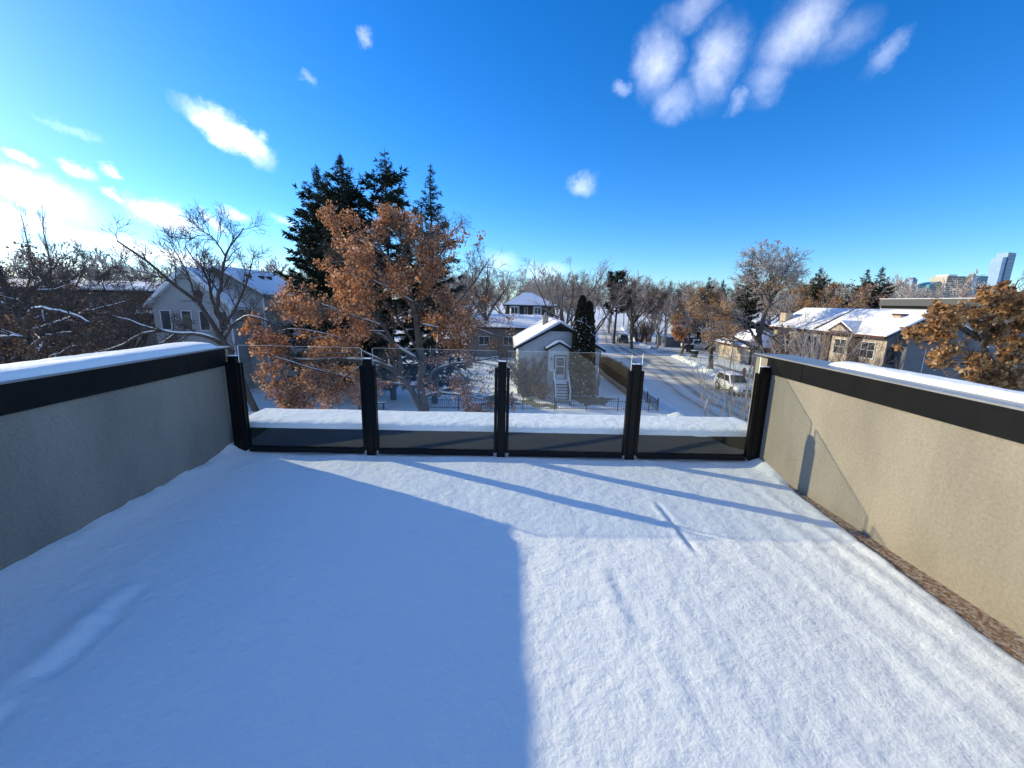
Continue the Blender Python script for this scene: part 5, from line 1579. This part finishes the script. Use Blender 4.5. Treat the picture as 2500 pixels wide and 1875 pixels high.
poplar('left one of two slim bare poplars on the left horizon', (-85.0, 75.5, GZ), 21.0, 91)
poplar('right one of two slim bare poplars on the left horizon', (-80.0, 74.0, GZ), 20.4, 92)

# right horizon conifers
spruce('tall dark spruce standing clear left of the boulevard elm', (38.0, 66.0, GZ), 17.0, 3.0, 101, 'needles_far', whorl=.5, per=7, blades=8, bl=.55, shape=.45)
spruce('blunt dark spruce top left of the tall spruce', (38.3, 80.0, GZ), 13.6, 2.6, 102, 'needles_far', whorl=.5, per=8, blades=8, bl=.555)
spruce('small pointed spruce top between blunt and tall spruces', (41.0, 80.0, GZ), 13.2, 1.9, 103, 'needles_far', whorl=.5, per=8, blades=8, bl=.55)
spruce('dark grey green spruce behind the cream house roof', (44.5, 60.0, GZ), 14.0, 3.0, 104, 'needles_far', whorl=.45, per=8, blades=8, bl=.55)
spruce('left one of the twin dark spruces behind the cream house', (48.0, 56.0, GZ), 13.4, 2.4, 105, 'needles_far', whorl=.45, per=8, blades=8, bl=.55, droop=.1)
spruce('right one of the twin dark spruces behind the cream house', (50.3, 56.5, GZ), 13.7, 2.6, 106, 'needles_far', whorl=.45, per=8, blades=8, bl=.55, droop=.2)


# scots pine with rounded top
def pine(label, loc, H, seed):
    rng = np.random.default_rng(seed)
    root = thing('pine_tree', label, 'tree', loc)
    P0 = resample([(0, 0, 0), (.2, 0, H * .5), (-.1, .2, H * .95)], 12)[None]; R0 = np.linspace(.3, .06, 12)[None]
    P1, R1, _ = grow(rng, P0, R0, 22, .4, 1, (.8, 1.4), H * .26, 6, .12, .08, .4, .03, tl=.35)
    P2, R2, _ = grow(rng, P1, R1, 8, .3, 1, (.4, .9), H * .08, 4, .15, .08, .5, .02)
    v1 = leaves(rng, P2, 34, .42, -.3, .22, .2)
    tree_parts('pine', root, [tubes(P0, R0, 7), tubes(P1, R1, 5)], [tubes(P2, R2, 3)], 'bark', 'twig_brown', [v1], 'needles_far')


pine('round topped dark pine above the far end of the street', (21.5, 83.0, GZ), 13.8, 111)

# bare tree prototypes and their copies along the far streets
LBL = 'bare leafless tree in the mass of trees lining the far streets'
GRP = 'bare trees lining the far streets'
protos = []
for i, (sp_, fk, tw, up) in enumerate([(.42, .28, 'twig_tan', .5), (.5, .22, 'twig_pale', .3), (.36, .32, 'twig_tan', .7), (.46, .25, 'twig_brown', .4), (.4, .3, 'twig_pale', .6)]):
    protos.append(dict(sp=sp_, fk=fk, tw=tw, up=up, seed=120 + i))
spots = [  # x, y, height
    (-1, 88, 14), (6, 96, 15), (13, 90, 14.5), (12.5, 76, 13), (16, 104, 14), (20, 112, 14), (14, 118, 15), (8, 118, 14), (27.5, 112, 13.5),
    (24, 122, 14), (30, 99, 12), (33, 108, 14.5), (36, 120, 15), (40, 104, 14), (44, 96, 13.5), (31.5, 90, 11), (34.5, 84, 11.5), (41, 88, 14), (46, 84, 13),
    (46, 72, 12.5), (52, 76, 12.5), (56, 70, 12), (52, 64, 11.5), (60, 66, 11), (66, 72, 11), (72, 74, 11.5), (48, 108, 14), (56, 96, 13.5), (62, 88, 12.5),
    (-9, 92, 14.5), (-16, 84, 14), (-22, 90, 14), (-30, 80, 13), (-38, 78, 13), (-46, 72, 12.5), (-56, 70, 12), (-66, 74, 12.5), (-76, 70, 12), (-30, 66, 12), (-10, 72, 12.5), (28, 76, 9),
]
rngp = np.random.default_rng(5)
P_OBJ = []
LBLS = [('bare leafless tree on the left horizon behind the grey gabled house', 'bare trees on the left horizon'),
        ('bare leafless tree in the background behind the bungalow and hip roofed house', 'bare trees behind the bungalow'),
        ('bare leafless tree beside the far end of the snowy street', 'bare trees along the far street'),
        ('bare leafless tree on the horizon behind the cream stucco house', 'bare trees behind the cream house')]
for i, (x, y, h) in enumerate(spots):
    k = i % len(protos)
    a_ = x / y
    LBL, GRP = LBLS[0 if a_ < -.2 else 1 if a_ < .17 else 2 if a_ < .52 else 3]
    if i < len(protos):
        pr = protos[k]
        o = auto_tree('bare_tree', LBL, (x, y, GZ), 14.0, pr['seed'], pr['sp'], pr['fk'], pr['tw'], 'bark_pale', rtw=.021, k=(7, 7, 6), nl=6, group=GRP, upright=pr['up'])
        s = h / 14.0; o.scale = (s, s, s)
        P_OBJ.append(o)
    else:
        s = h / 14.0 * rngp.uniform(.94, 1.06)
        copy_tree(P_OBJ[k], (x, y, GZ), rngp.uniform(0, 6.28), (s * rngp.uniform(.9, 1.15), s * rngp.uniform(.9, 1.15), s), LBL, GRP)
# a few leafy ones that stand out
auto_tree('oak_tree', 'yellow orange leaved tree behind the right of the boulevard elm', (42.0, 55.0, GZ), 11.5, 141, .42, .25, 'twig_tan', rtw=.02, k=(7, 6, 5), leaf_m='leaf_gold', leaf_per=4, leaf_size=.28, dens=.46)
auto_tree('oak_tree', 'russet leaved tree left of the twin dark spruces', (46.0, 56.5, GZ), 11.4, 142, .36, .25, 'twig_tan', rtw=.02, k=(7, 6, 5), leaf_m='leaf_orange', leaf_per=3, leaf_size=.26, dens=.5)
auto_tree('oak_tree', 'rust tinged bare tree just right of the round topped pine', (22.6, 74.0, GZ), 12.2, 143, .42, .28, 'twig_brown', rtw=.02, k=(7, 7, 5), leaf_m='leaf_brown', leaf_per=2, leaf_size=.25, dens=.5)
auto_tree('oak_tree', 'pinkish tan leafy tree above the grey board fence', (33.0, 74.0, GZ), 11.6, 144, .46, .25, 'twig_tan', rtw=.02, k=(7, 7, 5), leaf_m='leaf_gold', leaf_per=2, leaf_size=.25, dens=.48)


# the far wood closing the horizon
def woods():
    rng = np.random.default_rng(200)
    base = []
    for s in range(4):
        r2 = np.random.default_rng(300 + s); H = 1.0
        P0 = resample([(0, 0, 0), (0, 0, .3), (.02, .02, .9)], 5)[None]; R0 = np.linspace(.02, .006, 5)[None]
        P1, R1, _ = grow(r2, P0, R0, 16, .28, .95, (.3, .9), .5, 3, .1, .12, .6, .006)
        P2, R2, _ = grow(r2, P1, R1, 8, .2, 1, (.3, .8), .22, 2, .1, .05, .6, .0045)
        P3, R3, _ = grow(r2, P2, R2, 4, .2, 1, (.3, .8), .1, 1, .1, .02, .6, .0045)
        base.append(merge([tubes(P0, R0, 4), tubes(P1, R1, 3), ribbons(P2, R2), ribbons(P3, R3)]))
    parts = []
    for i in range(225):
        az = math.radians(rng.uniform(-62, 62)); d = rng.uniform(125, 330) if i % 3 else rng.uniform(110, 170)
        x, y = d * math.sin(az) * 1.0, d * math.cos(az)
        if y < 160 and abs(x - (0.23 * y)) < 7: continue
        if 42 < x < 60 and y < 122: continue
        v, q = base[i % 4]
        h = rng.uniform(11, 16); a = rng.uniform(0, 6.28); c, s_ = math.cos(a), math.sin(a)
        w = h * rng.uniform(.85, 1.15)
        vv = np.stack([(v[:, 0] * c - v[:, 1] * s_) * w + x, (v[:, 0] * s_ + v[:, 1] * c) * w + y, v[:, 2] * h + GZ], -1)
        parts.append((vv, q))
    v, q = merge(parts)
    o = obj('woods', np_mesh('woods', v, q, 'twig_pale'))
    tag(o, 'far band of bare trees along the horizon', kind='stuff')


woods()


# --- columnar cedar beside the bungalow door
def cedar():
    rng = np.random.default_rng(401)
    t = thing('cedar_tree', 'dark twin tipped columnar cedar dotted with snow beside the bungalow door', 'tree', (6.2, 33.5, GZ))
    MB().cyl((0, 0, 0), (0, 0, 3.0), .13, .09, 9).build('trunk', 'bark_dark', t)
    n = 26000
    which = rng.random(n) < .62
    H = np.where(which, 8.45, 8.0)
    cx = np.where(which, -.26, .30)
    z = rng.random(n) ** .9
    prof = (0.56 - 0.12 * z) * np.clip((1.0 - z) / 0.20, 0, 1) ** .6 * np.clip(.72 + z * 4, 0, 1)
    a = rng.uniform(0, 2 * math.pi, n)
    rad = prof * (1 + .20 * (fbm(a * 2.2 + 30, z * 22 + 30, 8, 3) - .45) * 2) * rng.uniform(.55, 1.0, n) ** .5
    merge_low = np.clip((.75 - z) * 3, 0, 1)
    p = np.stack([cx + np.cos(a) * rad * (1 + .3 * merge_low), np.sin(a) * rad * 1.3, .35 + z * (H - .35)], -1)
    d = np.stack([np.cos(a) * .55, np.sin(a) * .55, rng.uniform(.5, 1.2, n)], -1) + rng.normal(size=(n, 3)) * .3
    d /= np.linalg.norm(d, axis=1, keepdims=True)
    s = np.cross(d, rng.normal(size=(n, 3))); s /= np.linalg.norm(s, axis=1, keepdims=True)
    L = rng.uniform(.10, .24, n)[:, None]; W = L * .38
    v = np.stack([p, p + d * L * .5 + s * W, p + d * L, p + d * L * .5 - s * W], 1).reshape(-1, 3)
    cr = obj('crown', np_mesh('cedar_crown', v, np.arange(n * 4).reshape(-1, 4), 'cedar_leaf', smooth=False), t)
    # dabs of snow caught in the sprays
    sn = []
    k = 380
    idx = rng.choice(np.where((rad > prof * .85) & (z < .8))[0], k, replace=False)
    for i in idx:
        c = p[i] + np.array([np.cos(a[i]), np.sin(a[i]), .2]) * .06
        r = rng.uniform(.03, .075)
        P = np.array([[c + np.array([-r * 1.1, 0, 0]), c, c + np.array([r * 1.1, 0, 0])]])
        sn.append(tubes(P, np.array([[.002, r * .8, .002]]), 5))
    v, q = merge(sn); obj('snow', np_mesh('cedar_snow', v, q, 'snow_branch'), t)


cedar()


# --- shrubs
def shrub(name, label, loc, seed, n, H, spread_, twig, rtw=.008, k=(5, 4), leaf_m=None, leaf_per=2, leaf_size=.1, snow=False, lean=(0, 0), cat='shrub', hmin=.6):
    rng = np.random.default_rng(seed)
    root = thing(name, label, cat, loc)
    P = []
    for i in range(n):
        a = rng.uniform(0, 6.28); r = rng.uniform(.05, .28) * spread_; ro = rng.uniform(.3, 1.0) * spread_
        h = H * rng.uniform(hmin, 1.0)
        P.append(resample([(math.cos(a) * r, math.sin(a) * r, 0), (math.cos(a) * (r + (ro - r) * .35) + lean[0] * .3, math.sin(a) * (r + (ro - r) * .35) + lean[1] * .3, h * .5), (math.cos(a) * ro + lean[0], math.sin(a) * ro + lean[1], h)], 9))
    P = np.array(P); P[:, 1:] += rng.normal(size=P[:, 1:].shape) * .02
    R_ = np.linspace(rtw * 2.6, rtw * .9, 9)[None].repeat(n, 0)
    P1, R1, _ = grow(rng, P, R_, k[0], .3, 1, (.35, .8), H * .28, 5, .1, .06, .6, rtw)
    P2, R2, _ = grow(rng, P1, R1, k[1], .2, 1, (.35, .8), H * .13, 3, .12, .04, .6, rtw * .8)
    tree_parts(name, root, [tubes(P, R_, 5)], [tubes(P1, R1, 3), ribbons(P2, R2)], twig, twig,
               [leaves(rng, P2, leaf_per, leaf_size, .3, .05)] if leaf_m else None, leaf_m)
    return root


shrub('bare_shrub', 'tall pale bare stemmed shrub beside the right end of the ledge', (7.6, 12.6, GZ), 501, 18, 6.6, 2.0, 'twig_tan', rtw=.0105, k=(6, 4), hmin=.75)
shrub('bare_shrub', 'smaller bare stemmed shrub in front of the parked white car', (9.9, 13.4, GZ), 502, 14, 5.9, 1.6, 'twig_tan', rtw=.0095, k=(6, 4), hmin=.75)
shrub('bare_shrub', 'tangle of bare vines and brown leaves left of the bungalow porch', (1.6, 34.0, GZ), 503, 46, 3.6, 2.1, 'twig_dark', rtw=.012, k=(6, 5), leaf_m='leaf_brown', leaf_per=1, leaf_size=.14, hmin=.4)
shrub('bare_shrub', 'wispy little bare shrub against the bungalow right of the cedar', (7.5, 34.2, GZ), 504, 14, 2.4, .7, 'twig_dark', rtw=.01, k=(5, 3))
shrub('bare_shrub', 'dark bare bushes along the fence across the far street', (27.8, 86.0, GZ), 505, 60, 4.2, 3.0, 'twig_brown', rtw=.02, k=(6, 5))
shrub('bare_shrub', 'bushy bare shrub beside the grey board fence', (30.2, 88.5, GZ), 506, 60, 5.0, 3.2, 'twig_tan', rtw=.02, k=(6, 5))
shrub('bare_shrub', 'brown twiggy bush covering the front of the cream house', (28.0, 41.6, GZ), 507, 40, 5.4, 2.0, 'twig_tan', rtw=.011, k=(6, 5), leaf_m='leaf_gold', leaf_per=1, leaf_size=.12)
shrub('bare_shrub', 'bare pale tree-like bush before the cream house pediment', (27.0, 34.8, GZ), 508, 20, 7.6, 3.0, 'twig_pale', rtw=.012, k=(7, 6))
shrub('bare_shrub', 'bare tangled bush before the shaded end of the cream house', (27.8, 31.2, GZ), 509, 26, 5.8, 2.6, 'twig_brown', rtw=.011, k=(7, 6))
shrub('bare_shrub', 'low brown shrub with dead leaves at the foot of the porch steps', (2.9, 33.0, GZ), 510, 40, 1.3, 1.0, 'twig_brown', rtw=.01, k=(5, 4), leaf_m='leaf_orange', leaf_per=1, leaf_size=.13)
shrub('bare_shrub', 'bare brush under the brown tree at the left parapet', (-17.5, 16.5, GZ), 511, 20, 5.6, 3.4, 'twig_dark', rtw=.009, k=(6, 5), leaf_m='leaf_brown', leaf_per=1, leaf_size=.1)
shrub('bare_shrub', 'bare brush below the snow lined tree left of the railing', (-15.0, 19.5, GZ), 512, 18, 5.8, 3.0, 'twig_dark', rtw=.009, k=(6, 5))


# --- clipped bare hedge beside the bungalow
def hedge():
    rng = np.random.default_rng(601)
    t = thing('hedge', 'clipped bare brown hedge running beside the bungalow to the street', 'hedge', (11.0, 40.5, GZ))
    n = 2200
    x = rng.uniform(-.45, .45, n); y = rng.uniform(-5.4, 5.6, n)
    h = 1.95 + .25 * (fbm(y * 1.5 + 30, x + 30, 3) - .5) * 2 + rng.normal(size=n) * .10
    P = np.stack([np.stack([x, y, np.zeros(n)], -1), np.stack([x + rng.normal(size=n) * .06, y + rng.normal(size=n) * .08, h * .5], -1), np.stack([x + rng.normal(size=n) * .12, y + rng.normal(size=n) * .15, h], -1)], 1)
    R_ = np.array([.022, .018, .008])[None].repeat(n, 0)
    P1, R1, _ = grow(rng, P, R_, 8, .2, 1, (.3, .9), .42, 3, .12, .06, .7, .009, lrand=(.6, 1.1))
    v, q = merge([tubes(P, R_, 3), ribbons(P1, R1 * 1.2)])
    o = obj('stems', np_mesh('hedge_stems', v, q, 'hedge_twig'), t)
    o['kind'] = 'stuff'


hedge()


# --- ornamental iron fence round the bungalow's front yard
def iron_fence():
    t = thing('iron_fence', 'low black iron picket fence around the bungalow front yard', 'fence', (0, 0, GZ))
    def run(x0, y0, x1, y1):
        L = math.hypot(x1 - x0, y1 - y0); n = int(L / 0.16)
        ux, uy = (x1 - x0) / L, (y1 - y0) / L
        mb = MB()
        for k in range(n):
            s = (k + .5) * L / n
            x, y = x0 + ux * s, y0 + uy * s
            hh = .88 if k % 2 else .78
            mb.cyl((x, y, .05), (x, y, hh), .014, .012, 4)
        mb.build('pickets', 'iron', t)
        for z in (.14, .72):
            MB().cyl((x0, y0, z), (x1, y1, z), .022, n=5).build('rail', 'iron', t)
        for k in range(int(L / 2.4) + 1):
            s = min(k * 2.4, L)
            x, y = x0 + ux * s, y0 + uy * s
            MB().box(x - .035, x + .035, y - .035, y + .035, 0, 1.02).build('post', 'iron', t)
    run(-6.0, 29.2, 11.5, 29.9)
    run(11.5, 29.98, 11.5, 34.6)


iron_fence()


# ================================================================== VEHICLES AND STREET THINGS
def lerp3(a, b, t): return tuple(a[i] + (b[i] - a[i]) * t for i in range(3))


def panel(mb, a, b, c, d, m0, m1, n0, n1, out):
    """inset quad on the face a,b (bottom), c,d (top: c over b, d over a), pushed out"""
    def q(u, v):
        p = lerp3(lerp3(a, b, u), lerp3(d, c, u), v)
        return tuple(p[i] + out[i] for i in range(3))
    mb.quad(q(m0, n0), q(m1, n0), q(m1, n1), q(m0, n1))


def car(name, label, loc, rz, paint, kind='suv', snow=False):
    """front looks along +x of the local frame"""
    t = thing(name, label, 'car' if kind != 'pickup' else 'truck', loc, rz)
    L = {'suv': 4.7, 'pickup': 5.6}[kind]; hw = .92
    f, r = L / 2, -L / 2
    gc = .30
    # lower body: stations (x, zbottom, ztop, halfwidth)
    if kind == 'suv':
        st = [(r, .52, .98, hw * .86), (r + .12, .34, 1.05, hw * .97), (r + .9, .30, 1.06, hw), (0.5, .30, 1.05, hw), (f - 1.15, .30, 1.03, hw), (f - .35, .32, .94, hw * .96), (f - .06, .40, .84, hw * .84), (f, .48, .72, hw * .74)]
        cab = [(r + .10, r + .42), (f - 1.30, f - 2.02)]; zr = 1.70
    else:
        st = [(r, .55, 1.0, hw * .95), (r + .06, .45, 1.06, hw * .98), (r + 1.0, .36, 1.07, hw), (0.2, .36, 1.07, hw), (f - 1.3, .36, 1.08, hw), (f - .3, .38, 1.02, hw * .97), (f - .05, .42, .95, hw * .88), (f, .5, .86, hw * .8)]
        cab = [(r + 1.85, r + 2.05), (f - 1.45, f - 2.1)]; zr = 1.82
    vs, fs = [], []
    for x, z0, z1, w in st:
        ring = [(-w * .86, z0), (-w, z0 + (z1 - z0) * .38), (-w * .99, z0 + (z1 - z0) * .72), (-w * .93, z1 - .02), (-w * .70, z1 + .015), (w * .70, z1 + .015), (w * .93, z1 - .02), (w * .99, z0 + (z1 - z0) * .72), (w, z0 + (z1 - z0) * .38), (w * .86, z0)]
        vs += [(x, y, z) for y, z in ring]
    m = 10
    for i in range(len(st) - 1):
        for k in range(m):
            fs.append((i * m + k, i * m + (k + 1) % m, (i + 1) * m + (k + 1) % m, (i + 1) * m + k))
    fs += [tuple(range(m)), tuple(range((len(st) - 1) * m, len(st) * m))[::-1]]
    body = MB().add(vs, fs).build('body', paint, t, smooth=True)
    (xb0, xb1), (xf0, xf1) = cab
    zb = 1.03
    wb, wt = hw * .90, hw * .70
    B = [(xb0, -wb, zb), (xf0, -wb, zb), (xf0, wb, zb), (xb0, wb, zb)]
    T = [(xb1, -wt, zr), (xf1, -wt, zr), (xf1, wt, zr), (xb1, wt, zr)]
    cb = MB().add(B + T, [(0, 1, 5, 4), (1, 2, 6, 5), (2, 3, 7, 6), (3, 0, 4, 7), (4, 5, 6, 7), (0, 3, 2, 1)]).build('cabin', paint, t, bevel=.05, segs=2)
    e = .055
    ws = MB(); panel(ws, B[1], B[2], T[2], T[1], .07, .93, .10, .92, (e * .7, 0, e)); ws.build('windshield', 'car_glass', cb)
    rw = MB(); panel(rw, B[3], B[0], T[0], T[3], .10, .90, .18, .90, (-e, 0, e * .7)); rw.build('rear_window', 'car_glass', cb)
    for s in (-1, 1):
        a, b, c, d = (B[0], B[1], T[1], T[0]) if s < 0 else (B[3], B[2], T[2], T[3])
        segs = [(.09, .34), (.37, .64), (.67, .92)] if kind == 'suv' else [(.08, .46), (.50, .92)]
        for u0, u1 in segs:
            sw = MB(); panel(sw, a, b, c, d, u0, u1, .16, .90, (0, s * .03, .012)); sw.build('side_window', 'car_glass', cb)
    if kind == 'pickup':
        MB().box(r + .12, r + 1.80, -hw * .78, hw * .78, 1.086, 1.10).build('bed_floor', 'bin_black', t)
    wx = (f - .92, r + .95)
    for x in wx:
        for s in (-1, 1):
            y0, y1 = sorted((s * (hw - .20), s * (hw + .012)))
            rad = .37 if kind == 'suv' else .41
            MB().cyl((x, s * (hw - .02), rad + .02), (x, s * (hw + .004), rad + .02), rad + .07, n=20).build('wheel_arch', 'bin_black', t)
            w = MB().cyl((x, y0, rad), (x, y1, rad), rad, n=20).build('wheel', 'tyre', t, bevel=.02)
            MB().cyl((x, s * (hw + .013), rad), (x, s * (hw + .03), rad), rad * .62, rad * .5, n=14).build('rim', 'rim', w)
    for s in (-1, 1):
        MB().box(f - .14, f - .012, s * hw * .62 - .14, s * hw * .62 + .10, .72, .84).build('headlight', 'lamp_clear', t, bevel=.02)
        MB().box(r - .015, r + .09, s * hw * .78 - .07, s * hw * .78 + .06, .74, .98).build('tail_light', 'lamp_red', t, bevel=.015)
        MB().box(xf0 - .42, xf0 - .26, s * (hw + .02) - .06, s * (hw + .02) + .08, 1.06, 1.20).build('mirror', paint, t, bevel=.02)
    MB().box(f - .05, f + .03, -hw * .70, hw * .70, .36, .52).build('front_bumper', 'chrome_dark', t, bevel=.02)
    MB().box(f - .04, f + .012, -hw * .38, hw * .38, .58, .74).build('grille', 'bin_black', t, bevel=.01)
    MB().box(r - .05, r + .05, -hw * .80, hw * .80, .42, .56).build('rear_bumper', 'rim' if kind == 'suv' and paint == 'car_grey' else 'chrome_dark', t, bevel=.02)
    if snow:
        MB().box(xb1 + .05, xf1 - .02, -wt * .92, wt * .92, zr + .004, zr + .06).build('roof_snow', 'snow_roof', t, bevel=.025)
    return t


PI = math.pi
car('parked_car', 'white car parked at the far kerb behind bare shrubs', (21.3, 37.3, GZ + .01), -PI / 2 - .05, 'car_white', 'suv', True)
car('parked_car', 'dark grey car parked far up the snowy street', (24.3, 86.5, GZ + .01), PI / 2 - .12, 'car_grey', 'suv')
car('pickup_truck', 'white pickup truck parked in a driveway behind the boulevard trees', (35.0, 75.0, GZ + .01), -.25, 'car_white', 'pickup', True)


def bin_(label, loc, h, s, m='bin_black', snow=False):
    t = thing('waste_bin', label, 'bin', loc, .3)
    w0, w1 = .24 * s, .31 * s
    B = [(-w0, -w0, .06), (w0, -w0, .06), (w0, w0, .06), (-w0, w0, .06)]; T = [(-w1, -w1, h), (w1, -w1, h), (w1, w1, h), (-w1, w1, h)]
    MB().add(B + T, [(0, 1, 5, 4), (1, 2, 6, 5), (2, 3, 7, 6), (3, 0, 4, 7), (4, 5, 6, 7), (0, 3, 2, 1)]).build('tub', m, t, bevel=.02)
    MB().box(-w1 - .03, w1 + .03, -w1 - .03, w1 + .03, h + .003, h + .07).build('lid', m, t, bevel=.02)
    for s_ in (-1, 1):
        MB().cyl((s_ * (w0 + .01), w0 - .02, .10), (s_ * (w0 + .06), w0 - .02, .10), .10, n=10).build('wheel', 'tyre', t)
    if snow:
        MB().box(-w1, w1, -w1, w1, h + .073, h + .14).build('snow', 'snow_roof', t, bevel=.03)


bin_('tall black waste bin beside the white pickup truck', (31.4, 69.8, GZ), 1.25, 1.5)
bin_('squat dark bin with snow on its lid on the boulevard', (29.4, 63.6, GZ), .95, 1.4, snow=True)


def hydrant():
    t = thing('fire_hydrant', 'slim dark red hydrant standing in snow behind the white car', 'hydrant', (27.6, 46.6, GZ))
    MB().cyl((0, 0, 0), (0, 0, .10), .22, n=14).build('flange', 'hydrant_red', t)
    MB().cyl((0, 0, .10), (0, 0, .82), .14, n=14).build('barrel', 'hydrant_red', t)
    MB().cyl((0, 0, .82), (0, 0, .88), .19, n=14).build('collar', 'hydrant_red', t)
    MB().cyl((0, 0, .88), (0, 0, 1.02), .16, .05, n=14).build('bonnet', 'hydrant_red', t)
    for s in (-1, 1):
        MB().cyl((s * .12, 0, .62), (s * .24, 0, .62), .075, n=10).build('outlet', 'hydrant_red', t)
    MB().cyl((0, -.12, .58), (0, -.26, .58), .10, n=10).build('outlet', 'hydrant_red', t)


hydrant()


def pole(name, label, loc, h, r, m, arm=True):
    t = thing(name, label, 'pole', loc)
    MB().cyl((0, 0, 0), (0, 0, h), r, r * .7, 10).build('shaft', m, t, smooth=True)
    if arm:
        MB().box(-1.1, 1.1, -.05, .05, h - .9, h - .78).build('crossarm', 'wood_pole', t)
        for x in (-.95, -.4, .4, .95):
            MB().cyl((x, 0, h - .78), (x, 0, h - .60), .04, .03, 6).build('insulator', 'grey_concrete', t)
    return t


pole('utility_pole', 'wooden utility pole beside the far street near the dark car', (27.8, 92.8, GZ), 8.6, .15, 'wood_pole')
pole('utility_pole', 'distant wooden utility pole left of the far street', (15.2, 100.0, GZ), 8.6, .15, 'wood_pole')
pole('metal_pole', 'thin grey metal pole standing on the boulevard before the cream garage', (24.1, 43.4, GZ), 5.0, .07, 'flashing', arm=False)
pole('sign_post', 'short dark post by the far corner of the street', (27.2, 80.0, GZ), 3.0, .09, 'bin_black', arm=False)


def wire(p0, p1, sag, r=.018):
    s = np.linspace(0, 1, 13)
    P = np.outer(1 - s, p0) + np.outer(s, p1); P[:, 2] -= sag * 4 * s * (1 - s)
    return tubes(P[None], np.full((1, 13), r), 4)


t = thing('power_lines', 'thin power lines strung between the utility poles', 'wires', (27.8, 92.8, GZ + 8))
for dx in (-.95, .4):
    v, q = wire((dx, 0, 0), (15.2 - 27.8 + dx, 7.2, 0), .5); obj('wire', np_mesh('wire', v, q, 'iron'), t)
    v, q = wire((dx, 0, 0), (46 - 27.8, -20.8, -.6), .8); obj('wire', np_mesh('wire', v, q, 'iron'), t)


def board_fence():
    t = thing('board_fence', 'corner of a grey board fence, one face sunlit and one coloured darker for shade', 'fence', (30.4, 78.2, GZ))
    mb = MB()
    for k in range(22):
        mb.box(-.02, .02, k * .25, k * .25 + .235, .06, 1.95)
    mb.build('side_boards', 'grey_board', t)
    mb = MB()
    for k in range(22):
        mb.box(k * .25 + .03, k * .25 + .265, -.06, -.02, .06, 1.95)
    mb.build('shade_tinted_boards', 'slate_siding', t)  # same fence, darker material to paint the shade on this face
    for x, y in ((.1, .1), (5.4, .06), (.1, 5.3), (2.8, .06), (.1, 2.7)):
        MB().box(x - .05, x + .05, y - .05, y + .05, 0, 1.9).build('post', 'grey_board', t)


board_fence()


def bench():
    t = thing('picnic_bench', 'low dark timber bench under the spruces in the yard', 'bench', (-9.9, 28.8, GZ), .25)
    for y in (-.16, 0, .16):
        MB().box(-1.1, 1.1, y - .07, y + .07, .44, .48).build('seat_slat', 'brown_wall', t)
    for x in (-.85, .85):
        MB().box(x - .05, x + .05, -.2, .2, 0, .435).build('leg', 'brown_wall', t)
    MB().box(-1.08, 1.08, -.2, .2, .483, .54).build('snow', 'snow_roof', t, bevel=.03)


bench()

scene.cycles.transparent_max_bounces = 10
scene.cycles.max_bounces = 5
scene.cycles.diffuse_bounces = 3
scene.cycles.glossy_bounces = 3
scene.cycles.use_denoising = True
scene.cycles.use_adaptive_sampling = True
scene.cycles.adaptive_threshold = 0.02
